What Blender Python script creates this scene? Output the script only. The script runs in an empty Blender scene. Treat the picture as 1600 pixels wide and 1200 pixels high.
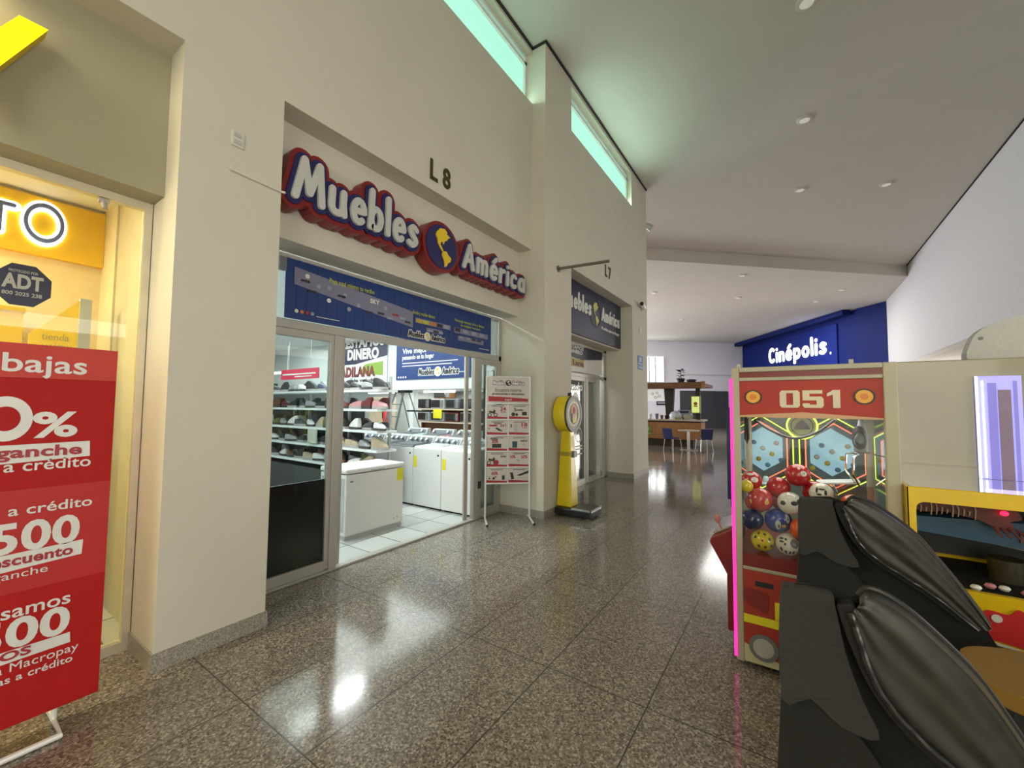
import bpy, bmesh, math, random
from mathutils import Vector, Matrix
from mathutils.geometry import tessellate_polygon
S = bpy.context.scene
C = S.collection
PI = math.pi
rnd = random.Random(7)

# ------------------------------------------------------------------ camera
cd = bpy.data.cameras.new('camera'); cam = bpy.data.objects.new('camera', cd); C.objects.link(cam)
cd.sensor_width = 36; cd.lens = 14.525; cd.clip_start = 0.02; cd.clip_end = 200
rt = Vector((0.82763598, 0.56120467, 0.00824617)); up = Vector((0.02263973, -0.04806087, 0.9985878)); fw = Vector((-0.56080845, 0.8262805, 0.05248242))
cam.matrix_world = Matrix(((rt.x, up.x, -fw.x, 0), (rt.y, up.y, -fw.y, 0), (rt.z, up.z, -fw.z, 1.6), (0, 0, 0, 1)))
S.camera = cam
S.view_settings.view_transform = 'Standard'; S.view_settings.look = 'None'
S.view_settings.gamma = 1; S.view_settings.use_curve_mapping = False
S.view_settings.exposure = 0.22
S.cycles.use_denoising = True
S.cycles.max_bounces = 10; S.cycles.diffuse_bounces = 5; S.cycles.transparent_max_bounces = 16
S.cycles.sample_clamp_indirect = 6

# ------------------------------------------------------------------ world and large lights
w = bpy.data.worlds.new('World'); S.world = w; w.use_nodes = True
w.node_tree.nodes['Background'].inputs[0].default_value = (0.8, 0.9, 1, 1)
w.node_tree.nodes['Background'].inputs[1].default_value = 1.0

def area(name, loc, direction, sx, sy, power, col):
    l = bpy.data.lights.new(name, 'AREA'); l.shape = 'RECTANGLE'; l.size = sx; l.size_y = sy; l.energy = power; l.color = col
    o = bpy.data.objects.new(name, l); C.objects.link(o); o.location = loc
    o.rotation_euler = Vector(direction).to_track_quat('-Z', 'Y').to_euler()
    return o
area('entrance_daylight', (0.3, -5.85, 3.4), (-0.32, 1, 0.08), 6.4, 6.0, 370, (0.97, 0.95, 0.77))
area('clerestory_daylight', (-3.30, 3.1, 6.235), (1, 0, -0.1), 4.0, 0.05, 9, (0.70, 1.0, 0.84))
area('clerestory_daylight', (-3.07, 7.6, 6.235), (1, 0, -0.1), 3.0, 0.05, 20, (0.70, 1.0, 0.84))
for lx, ly in ((-4.7, 2.5), (-4.7, 4.3), (-6.6, 2.5), (-6.6, 4.3)): area('shop_tube_light', (lx, ly, 3.5), (0.1, 0, -1), 1.3, 0.07, 42, (0.9, 1, 0.98))
area('shop_light', (-10.5, 5.6, 3.5), (0, 0, -1), 7.5, 4.0, 280, (0.9, 1, 0.98))
area('mezzanine_light', (-9.0, 9.0, 2.0), (0, 0, -1), 5.0, 0.9, 45, (0.95, 1, 0.93))
area('yellow_shop_light', (-4.4, -0.8, 3.2), (0.5, 0.1, -1), 1.3, 3.0, 300, (1, 0.84, 0.5))
area('reveal_fill', (-3.52, -0.5, 2.94), (0.06, 0.35, -1), 0.12, 1.3, 42, (1, 0.86, 0.56))  # unseen light added under the header to brighten the pillar reveal
area('far_daylight', (-13.6, 20.0, 3.6), (1, 0.1, 0.05), 10.0, 4.5, 1350, (0.95, 0.95, 1.0))
area('far_lobby_light', (-1.5, 25.0, 6.55), (0, 0, -1), 5.0, 6.0, 600, (0.98, 0.95, 0.92))
area('corner_shop_light', (-4.1, 7.6, 2.75), (0, 0, -1), 0.6, 2.6, 22, (0.95, 1, 0.95))
area('left_wall_fill', (8.4, 1.0, 1.9), (-1, 0.25, 0.12), 6.0, 2.8, 400, (1, 0.96, 0.88))  # added out of view to light the left wall; no entrance modelled here
area('side_hall_top_fill', (6.6, 9.0, 3.38), (0, 0, -1), 2.6, 16.0, 300, (1, 0.95, 0.86))  # broad unseen source added to brighten the side hall from above
area('side_hall_end_fill', (6.3, 26.0, 1.7), (0, -1, 0.12), 4.0, 2.6, 420, (1, 0.95, 0.88))  # added out of view so the side hall ceiling gets light; no window there

# ------------------------------------------------------------------ materials
MT = {}
def mat(name, col=(0.5, 0.5, 0.5), rough=0.5, metal=0.0, emit=None, es=0.0, var=0.05, scale=8.0, bump=0.0, coat=0.0, spec=0.5):
    if name in MT: return MT[name]
    m = bpy.data.materials.new(name); m.use_nodes = True; nt = m.node_tree; b = nt.nodes['Principled BSDF']
    b.inputs['Roughness'].default_value = rough; b.inputs['Metallic'].default_value = metal
    b.inputs['Coat Weight'].default_value = coat; b.inputs['Specular IOR Level'].default_value = spec
    tc = nt.nodes.new('ShaderNodeTexCoord'); nz = nt.nodes.new('ShaderNodeTexNoise'); nz.inputs['Scale'].default_value = scale
    nz.inputs['Detail'].default_value = 4
    nt.links.new(tc.outputs['Object'], nz.inputs['Vector'])
    rp = nt.nodes.new('ShaderNodeValToRGB')
    rp.color_ramp.elements[0].position = 0.3; rp.color_ramp.elements[1].position = 0.7
    rp.color_ramp.elements[0].color = [max(0, c * (1 - var)) for c in col] + [1]
    rp.color_ramp.elements[1].color = [min(1, c * (1 + var)) for c in col] + [1]
    nt.links.new(nz.outputs['Fac'], rp.inputs['Fac']); nt.links.new(rp.outputs['Color'], b.inputs['Base Color'])
    if bump:
        bp = nt.nodes.new('ShaderNodeBump'); bp.inputs['Strength'].default_value = bump; bp.inputs['Distance'].default_value = 0.01
        nt.links.new(nz.outputs['Fac'], bp.inputs['Height']); nt.links.new(bp.outputs['Normal'], b.inputs['Normal'])
    if emit:
        b.inputs['Emission Color'].default_value = list(emit) + [1]; b.inputs['Emission Strength'].default_value = es
    MT[name] = m; return m
def glass(name, tint=(0.93, 0.97, 0.95), refl=1.0, rough=0.0):
    if name in MT: return MT[name]
    m = bpy.data.materials.new(name); m.use_nodes = True; nt = m.node_tree; nt.nodes.clear()
    o = nt.nodes.new('ShaderNodeOutputMaterial'); mx = nt.nodes.new('ShaderNodeMixShader'); t = nt.nodes.new('ShaderNodeBsdfTransparent')
    g = nt.nodes.new('ShaderNodeBsdfGlossy'); f = nt.nodes.new('ShaderNodeFresnel'); f.inputs['IOR'].default_value = 1.5
    mu = nt.nodes.new('ShaderNodeMath'); mu.operation = 'MULTIPLY'; mu.inputs[1].default_value = refl
    t.inputs['Color'].default_value = list(tint) + [1]; g.inputs['Roughness'].default_value = rough; g.inputs['Color'].default_value = (1, 1, 1, 1)
    nt.links.new(f.outputs[0], mu.inputs[0]); nt.links.new(mu.outputs[0], mx.inputs[0]); nt.links.new(t.outputs[0], mx.inputs[1]); nt.links.new(g.outputs[0], mx.inputs[2])
    nt.links.new(mx.outputs[0], o.inputs[0]); MT[name] = m; return m
def N(nt, kind, **kw):
    n = nt.nodes.new(kind)
    for k, v in kw.items(): setattr(n, k, v)
    return n
def tile_mat(name, sx, sy, ox, oy, joint, base_cols, speck, rough, jw, spec=0.5):
    m = bpy.data.materials.new(name); m.use_nodes = True; nt = m.node_tree; b = nt.nodes['Principled BSDF']
    geo = N(nt, 'ShaderNodeNewGeometry'); sp = N(nt, 'ShaderNodeSeparateXYZ'); nt.links.new(geo.outputs['Position'], sp.inputs[0])
    def math_(op, a, v=None, b2=None):
        n = N(nt, 'ShaderNodeMath', operation=op)
        nt.links.new(a, n.inputs[0])
        if v is not None: n.inputs[1].default_value = v
        if b2 is not None: nt.links.new(b2, n.inputs[1])
        return n.outputs[0]
    def line(axis, s, o):
        a = math_('SUBTRACT', sp.outputs[axis], o); a = math_('DIVIDE', a, s); cell = math_('FLOOR', a)
        f = math_('FRACT', a); f = math_('SUBTRACT', f, 0.5); f = math_('ABSOLUTE', f); f = math_('SUBTRACT', f, 0.5); f = math_('ABSOLUTE', f)
        return math_('LESS_THAN', f, jw / s), cell
    lx, cx = line('X', sx, ox); ly, cy = line('Y', sy, oy)
    j = math_('MAXIMUM', lx, None, ly)
    cmb = N(nt, 'ShaderNodeCombineXYZ'); nt.links.new(cx, cmb.inputs[0]); nt.links.new(cy, cmb.inputs[1])
    wn = N(nt, 'ShaderNodeTexWhiteNoise'); nt.links.new(cmb.outputs[0], wn.inputs['Vector'])
    col = None
    if speck:
        v = N(nt, 'ShaderNodeTexVoronoi'); v.inputs['Scale'].default_value = speck; nt.links.new(geo.outputs['Position'], v.inputs['Vector'])
        r = N(nt, 'ShaderNodeValToRGB'); r.color_ramp.interpolation = 'CONSTANT'
        e = r.color_ramp.elements; e[0].color = list(base_cols[0]) + [1]; e[0].position = 0; e[1].color = list(base_cols[1]) + [1]; e[1].position = 0.3
        for p, c in zip((0.52, 0.72, 0.88), base_cols[2:]): q = e.new(p); q.color = list(c) + [1]
        s2 = N(nt, 'ShaderNodeSeparateColor'); nt.links.new(v.outputs['Color'], s2.inputs[0]); nt.links.new(s2.outputs[0], r.inputs['Fac'])
        col = r.outputs['Color']
    else:
        r = N(nt, 'ShaderNodeValToRGB'); r.color_ramp.elements[0].color = list(base_cols[0]) + [1]; r.color_ramp.elements[1].color = list(base_cols[1]) + [1]
        nt.links.new(wn.outputs['Value'], r.inputs['Fac']); col = r.outputs['Color']
    big = N(nt, 'ShaderNodeTexNoise'); big.inputs['Scale'].default_value = 1.3; nt.links.new(geo.outputs['Position'], big.inputs['Vector'])
    mv = N(nt, 'ShaderNodeMath', operation='MULTIPLY_ADD'); mv.inputs[1].default_value = 0.10; mv.inputs[2].default_value = 0.92; nt.links.new(wn.outputs['Value'], mv.inputs[0])
    hs = N(nt, 'ShaderNodeHueSaturation'); nt.links.new(col, hs.inputs['Color']); nt.links.new(mv.outputs[0], hs.inputs['Value'])
    mx = N(nt, 'ShaderNodeMixRGB'); nt.links.new(j, mx.inputs[0]); nt.links.new(hs.outputs[0], mx.inputs[1]); mx.inputs[2].default_value = list(joint) + [1]
    nt.links.new(mx.outputs[0], b.inputs['Base Color'])
    rr = N(nt, 'ShaderNodeMath', operation='MULTIPLY_ADD'); rr.inputs[1].default_value = 0.12; rr.inputs[2].default_value = rough - 0.06
    nt.links.new(big.outputs['Fac'], rr.inputs[0]); nt.links.new(rr.outputs[0], b.inputs['Roughness'])
    b.inputs['Specular IOR Level'].default_value = spec
    MT[name] = m; return m

WALL = mat('wall_paint', (0.60, 0.57, 0.49), 0.75, var=0.02, scale=2.0, bump=0.02)
CEIL = mat('ceiling_paint', (0.60, 0.57, 0.52), 0.9, var=0.02, scale=1.5)
COOL = mat('cool_white_paint', (0.58, 0.575, 0.575), 0.8, var=0.02)
BASEB = tile_mat('granite_skirting', 90, 90, 45, 45, (0.1, 0.1, 0.1), [(0.26, 0.24, 0.20), (0.33, 0.31, 0.265), (0.40, 0.37, 0.32), (0.20, 0.185, 0.155), (0.45, 0.42, 0.37)], 160, 0.3, 0.0)
FLOOR = tile_mat('granite_tile_floor', 0.6, 1.195, -0.68, 1.105, (0.05, 0.045, 0.04), [(0.165, 0.141, 0.116), (0.225, 0.194, 0.161), (0.285, 0.248, 0.206), (0.10, 0.086, 0.07), (0.40, 0.353, 0.297)], 105, 0.115, 0.0035, 0.6)
SHOPFLOOR = tile_mat('white_tile_floor', 0.42, 0.42, -3.8, 2.5, (0.09, 0.09, 0.09), [(0.52, 0.54, 0.52), (0.60, 0.62, 0.60)], 0, 0.18, 0.006)
ALU = mat('aluminium', (0.46, 0.445, 0.41), 0.42, 0.35, var=0.03)
ALUD = mat('dark_aluminium', (0.25, 0.25, 0.24), 0.45, 0.7, var=0.03)
CHROME = mat('chrome', (0.75, 0.75, 0.74), 0.15, 1.0)
WHITE = mat('white_enamel', (0.78, 0.78, 0.77), 0.3, var=0.01)
SHOPW = mat('shop_white', (0.72, 0.75, 0.74), 0.7, var=0.02)
CREAM = mat('cream_panel', (0.33, 0.305, 0.23), 0.25, var=0.02, coat=0.3)
CREAMF = mat('cream_frame', (0.40, 0.375, 0.285), 0.4, var=0.02)
BLACK = mat('black_plastic', (0.012, 0.012, 0.013), 0.35, var=0.1)
BLACKM = mat('black_matte', (0.014, 0.014, 0.014), 0.8, spec=.25, var=0.1)
GREY = mat('grey_plastic', (0.16, 0.17, 0.18), 0.35)
LGREY = mat('light_grey', (0.45, 0.46, 0.46), 0.4)
DGREY = mat('dark_grey_steel', (0.07, 0.075, 0.08), 0.5)
RED = mat('red_vinyl', (0.50, 0.018, 0.015), 0.42)
DRED = mat('dark_red_paint', (0.17, 0.01, 0.012), 0.35)
LRED = mat('bright_red', (0.55, 0.03, 0.03), 0.3)
BLUE = mat('navy_banner', (0.010, 0.040, 0.185), 0.4)
NAVY = mat('navy_sign', (0.012, 0.012, 0.05), 0.4)
CBLUE = mat('cinema_blue', (0.003, 0.010, 0.095), 0.7, spec=.2)
YEL = mat('yellow_enamel', (0.70, 0.47, 0.006), 0.3, coat=0.3)
YELS = mat('scale_yellow', (0.74, 0.58, 0.004), 0.35, coat=0.2)
YELP = mat('yellow_paper', (0.75, 0.68, 0.02), 0.5)
GOLD = mat('golden_yellow', (0.80, 0.48, 0.0), 0.45)
YGLOBE = mat('globe_yellow', (0.80, 0.55, 0.02), 0.4)
SIGNW = mat('sign_white', (0.70, 0.70, 0.68), 0.4)
PRINTW = mat('print_white', (0.75, 0.73, 0.70), 0.5)
CARD = mat('printed_card', (0.60, 0.54, 0.50), 0.5)
INKR = mat('red_ink', (0.35, 0.02, 0.03), 0.5)
INKK = mat('black_ink', (0.03, 0.03, 0.03), 0.5)
BRONZE = mat('bronze_letters', (0.07, 0.055, 0.02), 0.45, 0.4)
WOOD = mat('orange_wood', (0.36, 0.17, 0.055), 0.45, var=0.18, scale=5)
BROWN = mat('brown_wood', (0.17, 0.07, 0.025), 0.5, var=0.2, scale=5)
DBROWN = mat('dark_brown', (0.03, 0.018, 0.01), 0.5)
LAMIN = mat('pale_laminate', (0.55, 0.48, 0.38), 0.35)
CHAIRB = mat('navy_chair', (0.012, 0.018, 0.11), 0.35)
GREEN = mat('logo_green', (0.16, 0.22, 0.03), 0.5)
VINYL = mat('black_vinyl', (0.022, 0.021, 0.019), 0.38, bump=0.10, scale=22, var=.2)
FABRIC = mat('charcoal_fabric', (0.013, 0.013, 0.0135), 0.9, spec=.2, bump=0.3, scale=120, var=0.12)
OCHRE = mat('ochre_vinyl', (0.20, 0.11, 0.015), 0.6, bump=0.1, scale=30)
GL = glass('clear_glass', refl=0.9)
GLS = glass('shop_glass', (0.82, 0.86, 0.85), 0.6)
ACR = glass('acrylic', (0.97, 0.98, 0.98), 0.22)
def em(name, col, s, base=None): return mat(name, base or col, 0.5, emit=col, es=s)
TUBE = em('tube_light', (0.95, 1, 0.97), 5.0)
PINK = em('pink_led', (1.0, 0.03, 0.36), 1.25, (0.3, 0.02, 0.12))
NEONY = em('lime_neon', (0.72, 1.0, 0.10), 1.2)
NEONR = em('orange_neon', (1.0, 0.20, 0.10), 1.3)
CYAN = em('cyan_lit_panel', (0.42, 0.78, 0.92), 0.42, (.3, .4, .45))
LAVEN = em('lavender_lit_panel', (0.36, 0.33, 0.95), 0.75, (0.3, 0.3, 0.6))
LEDW = em('led_white', (0.9, 0.9, 1.0), 6.0)
REDLED = em('red_led', (1.0, 0.01, 0.04), 4.0)
CINL = em('white_lit_letters', (1, 1, 1), 1.3)
YLET = em('yellow_lit_letter', (1.0, 0.80, 0.0), 0.95, (0.8, 0.6, 0.0))
HALO = em('white_halo', (0.85, 0.88, 1.0), 2.6)
CLER = em('clerestory_glass', (0.42, 0.92, 0.74), 0.66, (0.3, 0.6, 0.5))
CLERB = em('bright_sill_glass', (0.80, 1.0, 0.97), 1.4, (0.4, 0.6, 0.6))
SKYW = em('daylit_pane', (0.95, 1, 1), 4.0)
LIME = em('lime_lightbox', (0.62, 0.70, 0.22), 0.6)

# ------------------------------------------------------------------ mesh helpers
def wl(o):
    v = Vector((0, 0, 0))
    while o: v += o.location; o = o.parent
    return v
class MB:
    def __init__(s): s.v = []; s.f = []; s.m = []
    def add(s, vs, fs, mi=0):
        o = len(s.v); s.v += [tuple(p) for p in vs]
        for f in fs: s.f.append([i + o for i in f]); s.m.append(mi)
        return s
    def box(s, x0, x1, y0, y1, z0, z1, mi=0):
        x0, x1 = sorted((x0, x1)); y0, y1 = sorted((y0, y1)); z0, z1 = sorted((z0, z1))
        return s.add([(x0, y0, z0), (x1, y0, z0), (x1, y1, z0), (x0, y1, z0), (x0, y0, z1), (x1, y0, z1), (x1, y1, z1), (x0, y1, z1)],
                     [(0, 3, 2, 1), (4, 5, 6, 7), (0, 1, 5, 4), (1, 2, 6, 5), (2, 3, 7, 6), (3, 0, 4, 7)], mi)
    def hexa(s, p, mi=0):   # 8 corners, bottom loop then top loop
        return s.add(p, [(0, 3, 2, 1), (4, 5, 6, 7), (0, 1, 5, 4), (1, 2, 6, 5), (2, 3, 7, 6), (3, 0, 4, 7)], mi)
    def lathe(s, c, axis, prof, n=24, mi=0):     # prof: (distance along axis, radius)
        a = Vector(axis).normalized(); t = Vector((0, 0, 1)) if abs(a.z) < .9 else Vector((1, 0, 0))
        u = a.cross(t).normalized(); w2 = a.cross(u); c = Vector(c); vs = []
        for d, r in prof:
            for k in range(n):
                q = 2 * PI * k / n; vs.append(c + a * d + (u * math.cos(q) + w2 * math.sin(q)) * r)
        fs = []
        for i in range(len(prof) - 1):
            for k in range(n): k2 = (k + 1) % n; fs.append((i * n + k, i * n + k2, (i + 1) * n + k2, (i + 1) * n + k))
        fs.append(tuple(range(n - 1, -1, -1))); fs.append(tuple((len(prof) - 1) * n + k for k in range(n)))
        return s.add(vs, fs, mi)
    def cyl(s, p0, p1, r, n=12, mi=0, r2=None):
        p0 = Vector(p0); p1 = Vector(p1); return s.lathe(p0, p1 - p0, [(0, r), ((p1 - p0).length, r if r2 is None else r2)], n, mi)
    def tube(s, pts, r, n=8, mi=0, closed=False):
        pts = [Vector(p) for p in pts]; L = len(pts); vs = []; pu = None
        for i, p in enumerate(pts):
            if closed: d = (pts[(i + 1) % L] - pts[i - 1])
            else: d = (pts[min(i + 1, L - 1)] - pts[max(i - 1, 0)])
            d.normalize()
            if pu is None:
                t = Vector((0, 0, 1)) if abs(d.z) < .9 else Vector((1, 0, 0)); u = d.cross(t).normalized()
            else: u = (pu - d * pu.dot(d)).normalized()
            pu = u; w2 = d.cross(u)
            for k in range(n): q = 2 * PI * k / n; vs.append(p + (u * math.cos(q) + w2 * math.sin(q)) * r)
        fs = []
        for i in range(L if closed else L - 1):
            j = (i + 1) % L
            for k in range(n): k2 = (k + 1) % n; fs.append((i * n + k, i * n + k2, j * n + k2, j * n + k))
        if not closed: fs.append(tuple(range(n - 1, -1, -1))); fs.append(tuple((L - 1) * n + k for k in range(n)))
        return s.add(vs, fs, mi)
    def ball(s, c, rx, ry=None, rz=None, n=20, mi=0, fn=None):
        ry = ry or rx; rz = rz or rx; m = n // 2; vs = []; fs = []
        for i in range(m + 1):
            th = PI * i / m
            for k in range(n):
                q = 2 * PI * k / n; d = Vector((math.sin(th) * math.cos(q), math.sin(th) * math.sin(q), math.cos(th)))
                g = fn(d) if fn else 1
                vs.append((c[0] + rx * d.x * g, c[1] + ry * d.y * g, c[2] + rz * d.z * g))
        for i in range(m):
            for k in range(n): k2 = (k + 1) % n; fs.append((i * n + k, (i + 1) * n + k, (i + 1) * n + k2, i * n + k2))
        return s.add(vs, fs, mi)
    def prism(s, pts, fr, d0, d1, mi=0):     # 2D outline in frame fr = (origin, u, v, n), extruded d0..d1 along n
        o, u, v, n = [Vector(q) for q in fr]; P = [o + u * a + v * b for a, b in pts]; L = len(P)
        ar = sum(pts[i][0] * pts[(i + 1) % L][1] - pts[(i + 1) % L][0] * pts[i][1] for i in range(L))
        tri = tessellate_polygon([[Vector((a, b, 0)) for a, b in pts]])
        vs = [p + n * d0 for p in P] + [p + n * d1 for p in P]; fs = []
        for t in tri:
            q = [pts[i] for i in t]; k = (q[1][0] - q[0][0]) * (q[2][1] - q[0][1]) - (q[2][0] - q[0][0]) * (q[1][1] - q[0][1])
            t = tuple(t) if k > 0 else tuple(reversed(t))
            fs.append(tuple(i + L for i in t)); fs.append(tuple(reversed(t)))
        for i in range(L):
            j = (i + 1) % L; fs.append((i, j, j + L, i + L) if ar > 0 else (j, i, i + L, j + L))
        return s.add(vs, fs, mi)
    def rect(s, fr, a0, a1, b0, b1, d0=0, d1=.003, mi=0): return s.prism([(a0, b0), (a1, b0), (a1, b1), (a0, b1)], fr, d0, d1, mi)
    def disc(s, fr, a, b, r, d0=0, d1=.003, mi=0, n=24, rb=None):
        return s.prism([(a + r * math.cos(2 * PI * k / n), b + (rb or r) * math.sin(2 * PI * k / n)) for k in range(n)], fr, d0, d1, mi)
    def ring(s, fr, a, b, r0, r1, d0, d1, mi=0, n=32, e=1.0):
        o, u, v, nn = [Vector(q) for q in fr]; vs = []
        for r, d in ((r0, d0), (r1, d0), (r1, d1), (r0, d1)):
            for k in range(n): q = 2 * PI * k / n; vs.append(o + u * (a + e * r * math.cos(q)) + v * (b + r * math.sin(q)) + nn * d)
        fs = []
        for i in range(4):
            for k in range(n): k2 = (k + 1) % n; j = (i + 1) % 4; fs.append((i * n + k, i * n + k2, j * n + k2, j * n + k))
        return s.add(vs, fs, mi)
    def stroke(s, pts, w, fr, d0, d1, mi=0):
        h = w / 2
        for i in range(len(pts) - 1):
            a = Vector(pts[i]); b = Vector(pts[i + 1]); d = b - a
            if d.length < 1e-6: continue
            q0 = math.atan2(d.y, d.x); o = []
            for k in range(9): q = q0 - PI / 2 + PI * k / 8; o.append((b.x + h * math.cos(q), b.y + h * math.sin(q)))
            for k in range(9): q = q0 + PI / 2 + PI * k / 8; o.append((a.x + h * math.cos(q), a.y + h * math.sin(q)))
            s.k = (getattr(s, 'k', 0) + 1) % 12
            s.prism(o, fr, d0, d1 + s.k * min(.00012, (d1 - d0) * .05), mi)
        return s
    def text(s, body, fr, a, b, h, depth=.003, mi=0, bold=0.0, width=None, align='l', xs=1.0, d0=0.0, shear=0.0):
        vs, fs, x0, x1 = glyphs(body, bold)
        o, u, v, n = [Vector(q) for q in fr]; k = h / CAP; kx = k * xs
        if width: kx = width / (x1 - x0)
        off = {'l': -x0, 'r': -x1, 'c': -(x0 + x1) / 2}[align]
        P = [o + u * (a + (p[0] + off + shear * p[1]) * kx) + v * (b + p[1] * k) + n * (d0 + (depth if p[2] > 0.005 else 0)) for p in vs]
        return s.add(P, fs, mi)
    def build(s, name, mats, parent=None, bevel=0, smooth=False, seg=2, sub=0):
        if not isinstance(mats, (list, tuple)): mats = [mats]
        if parent is not None: off = wl(parent)
        else:
            xs = [p[0] for p in s.v]; ys = [p[1] for p in s.v]; zs = [p[2] for p in s.v]
            off = Vector(((min(xs) + max(xs)) / 2, (min(ys) + max(ys)) / 2, min(zs)))
        me = bpy.data.meshes.new(name); me.from_pydata([tuple(Vector(p) - off) for p in s.v], [], s.f); me.validate()
        for m in mats: me.materials.append(m)
        if len(me.polygons) == len(s.m): me.polygons.foreach_set('material_index', s.m)
        if smooth: me.polygons.foreach_set('use_smooth', [True] * len(me.polygons))
        o = bpy.data.objects.new(name, me); C.objects.link(o)
        if parent is not None: o.parent = parent
        else: o.location = off
        if bevel:
            b = o.modifiers.new('bevel', 'BEVEL'); b.width = bevel; b.segments = seg; b.limit_method = 'ANGLE'; b.angle_limit = 0.7
        if sub: q = o.modifiers.new('sub', 'SUBSURF'); q.levels = sub; q.render_levels = sub
        if smooth and bevel == 0 and sub == 0:
            me.set_sharp_from_angle(angle=0.7)
        return o
GC = {}
def glyphs(body, bold):
    key = (body, bold)
    if key not in GC:
        cu = bpy.data.curves.new('t', 'FONT'); cu.body = body; cu.size = 1; cu.extrude = 0.01; cu.offset = bold; cu.resolution_u = 4
        if bold: cu.space_character = 1 + bold * 1.2
        o = bpy.data.objects.new('t', cu); C.objects.link(o)
        dg = bpy.context.evaluated_depsgraph_get(); me = bpy.data.meshes.new_from_object(o.evaluated_get(dg))
        vs = [tuple(v.co) for v in me.vertices]; fs = [tuple(p.vertices) for p in me.polygons]
        bpy.data.objects.remove(o); bpy.data.curves.remove(cu); bpy.data.meshes.remove(me)
        GC[key] = (vs, fs, min(v[0] for v in vs), max(v[0] for v in vs))
    return GC[key]
CAP = 1; CAP = max(v[1] for v in glyphs('H', 0)[0])
def thing(name, label, cat, loc=(0, 0, 0), group=None):
    o = bpy.data.objects.new(name, None); C.objects.link(o); o.location = loc; o['label'] = label; o['category'] = cat
    o.empty_display_size = 0.1
    if group: o['group'] = group
    return o
def tag(o, label, cat, group=None):
    o['label'] = label; o['category'] = cat
    if group: o['group'] = group
    return o
def struct(o, label=None):
    o['kind'] = 'structure'
    if label: o['label'] = label
    return o
def plab(o, l): o['label'] = l; return o
def FX(x, y=0, z=0): return ((x, y, z), (0, 1, 0), (0, 0, 1), (1, 0, 0))       # faces +X, reads along +Y
def FY(y, x=0, z=0): return ((x, y, z), (1, 0, 0), (0, 0, 1), (0, -1, 0))      # faces -Y, reads along +X
def arc(cx, cy, rx, ry, a0, a1, n=12): return [(cx + rx * math.cos(math.radians(a0 + (a1 - a0) * k / n)), cy + ry * math.sin(math.radians(a0 + (a1 - a0) * k / n))) for k in range(n + 1)]
def smooth_pts(pts, n=5, closed=False):
    out = []; L = len(pts)
    for i in range(L if closed else L - 1):
        p = [pts[(i + k) % L] if closed else pts[min(max(i + k, 0), L - 1)] for k in (-1, 0, 1, 2)]
        for k in range(n):
            t = k / n
            out.append(tuple(0.5 * (2 * p[1][c] + (p[2][c] - p[0][c]) * t + (2 * p[0][c] - 5 * p[1][c] + 4 * p[2][c] - p[3][c]) * t * t + (3 * p[1][c] - p[0][c] - 3 * p[2][c] + p[3][c]) * t ** 3) for c in range(len(p[1]))))
    if not closed: out.append(tuple(pts[-1]))
    return out
ORD = ['first', 'second', 'third', 'fourth', 'fifth', 'sixth', 'seventh', 'eighth', 'ninth', 'tenth']

# lettering of the furniture shop's sign: rounded strokes
EGL = [[(0.02, .30), (.40, .33)] , [(.40, .33)] + arc(.21, .31, .2, .27, 5, 310, 14)]
LET = {
 'M': (.86, [[(0, .05), (.2, .93)], [(.2, .93), (.42, .22)], [(.42, .22), (.68, .93)], [(.68, .93), (.82, .05)]]),
 'u': (.50, [[(0, .58), (0, .22)] + arc(.2, .22, .2, .18, 180, 360, 8) + [(.4, .58)], [(.4, .3), (.45, .05)]]),
 'e': (.42, EGL), 'b': (.43, [[(0, 1), (0, .06)], arc(.21, .31, .2, .26, 0, 360, 16)]),
 'l': (.06, [[(0, 1), (.03, .06)]]),
 's': (.36, [smooth_pts([(.33, .5), (.18, .57), (.04, .47), (.18, .32), (.33, .18), (.18, .05), (.0, .1)])]),
 'A': (.56, [[(0, .05), (.28, .95)], [(.28, .95), (.54, .05)], [(.1, .33), (.44, .33)]]),
 'm': (.62, [[(0, .58), (0, .05)], [(0, .4)] + arc(.145, .42, .145, .15, 160, 0, 8) + [(.29, .05)], [(.29, .4)] + arc(.435, .42, .145, .15, 160, 0, 8) + [(.58, .05)]]),
 'é': (.42, EGL + [[(.17, .76), (.33, .92)]]),
 'r': (.28, [[(0, .58), (0, .05)], [(0, .38), (.1, .54), (.27, .57)]]),
 'i': (.03, [[(0, .58), (0, .05)], [(0, .84), (.005, .845)]]),
 'c': (.38, [arc(.21, .31, .2, .26, 50, 310, 14)]),
 'C': (.48, [arc(.27, .5, .25, .43, 50, 310, 16)]), 'o': (.42, [arc(.21, .31, .2, .26, 0, 360, 16)]), 'p': (.43, [[(0, .58), (0, -.22)], arc(.21, .31, .2, .26, 0, 360, 16)]),
 'n': (.36, [[(0, .58), (0, .05)], [(0, .4)] + arc(.17, .40, .17, .17, 170, 0, 8) + [(.34, .05)]]),
 'a': (.44, [arc(.2, .31, .19, .26, 0, 360, 16), [(.4, .58), (.4, .05)]])}
def word(mb, txt, fr, a, b, h, width, w, d0, d1, mi=0, shear=.06):
    gap = .27; tot = sum(LET[c][0] for c in txt) + gap * (len(txt) - 1); k = width / tot; x = 0
    for c in txt:
        for st in LET[c][1]: mb.stroke([(a + (x + p[0] + shear * p[1]) * k, b + p[1] * h) for p in st], w, fr, d0, d1, mi)
        x += LET[c][0] + gap
NAM = [(-.52, .62), (-.25, .86), (.12, .92), (.34, .80), (.30, .70), (.62, .60), (.42, .52), (.34, .40), (.14, .32), (.06, .14), (-.02, .24), (-.18, .2), (-.24, .04), (-.12, -.02), (-.02, -.12), (.05, -.24), (-.06, -.2), (-.22, -.08), (-.38, .08), (-.44, .3), (-.58, .44)]
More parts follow.
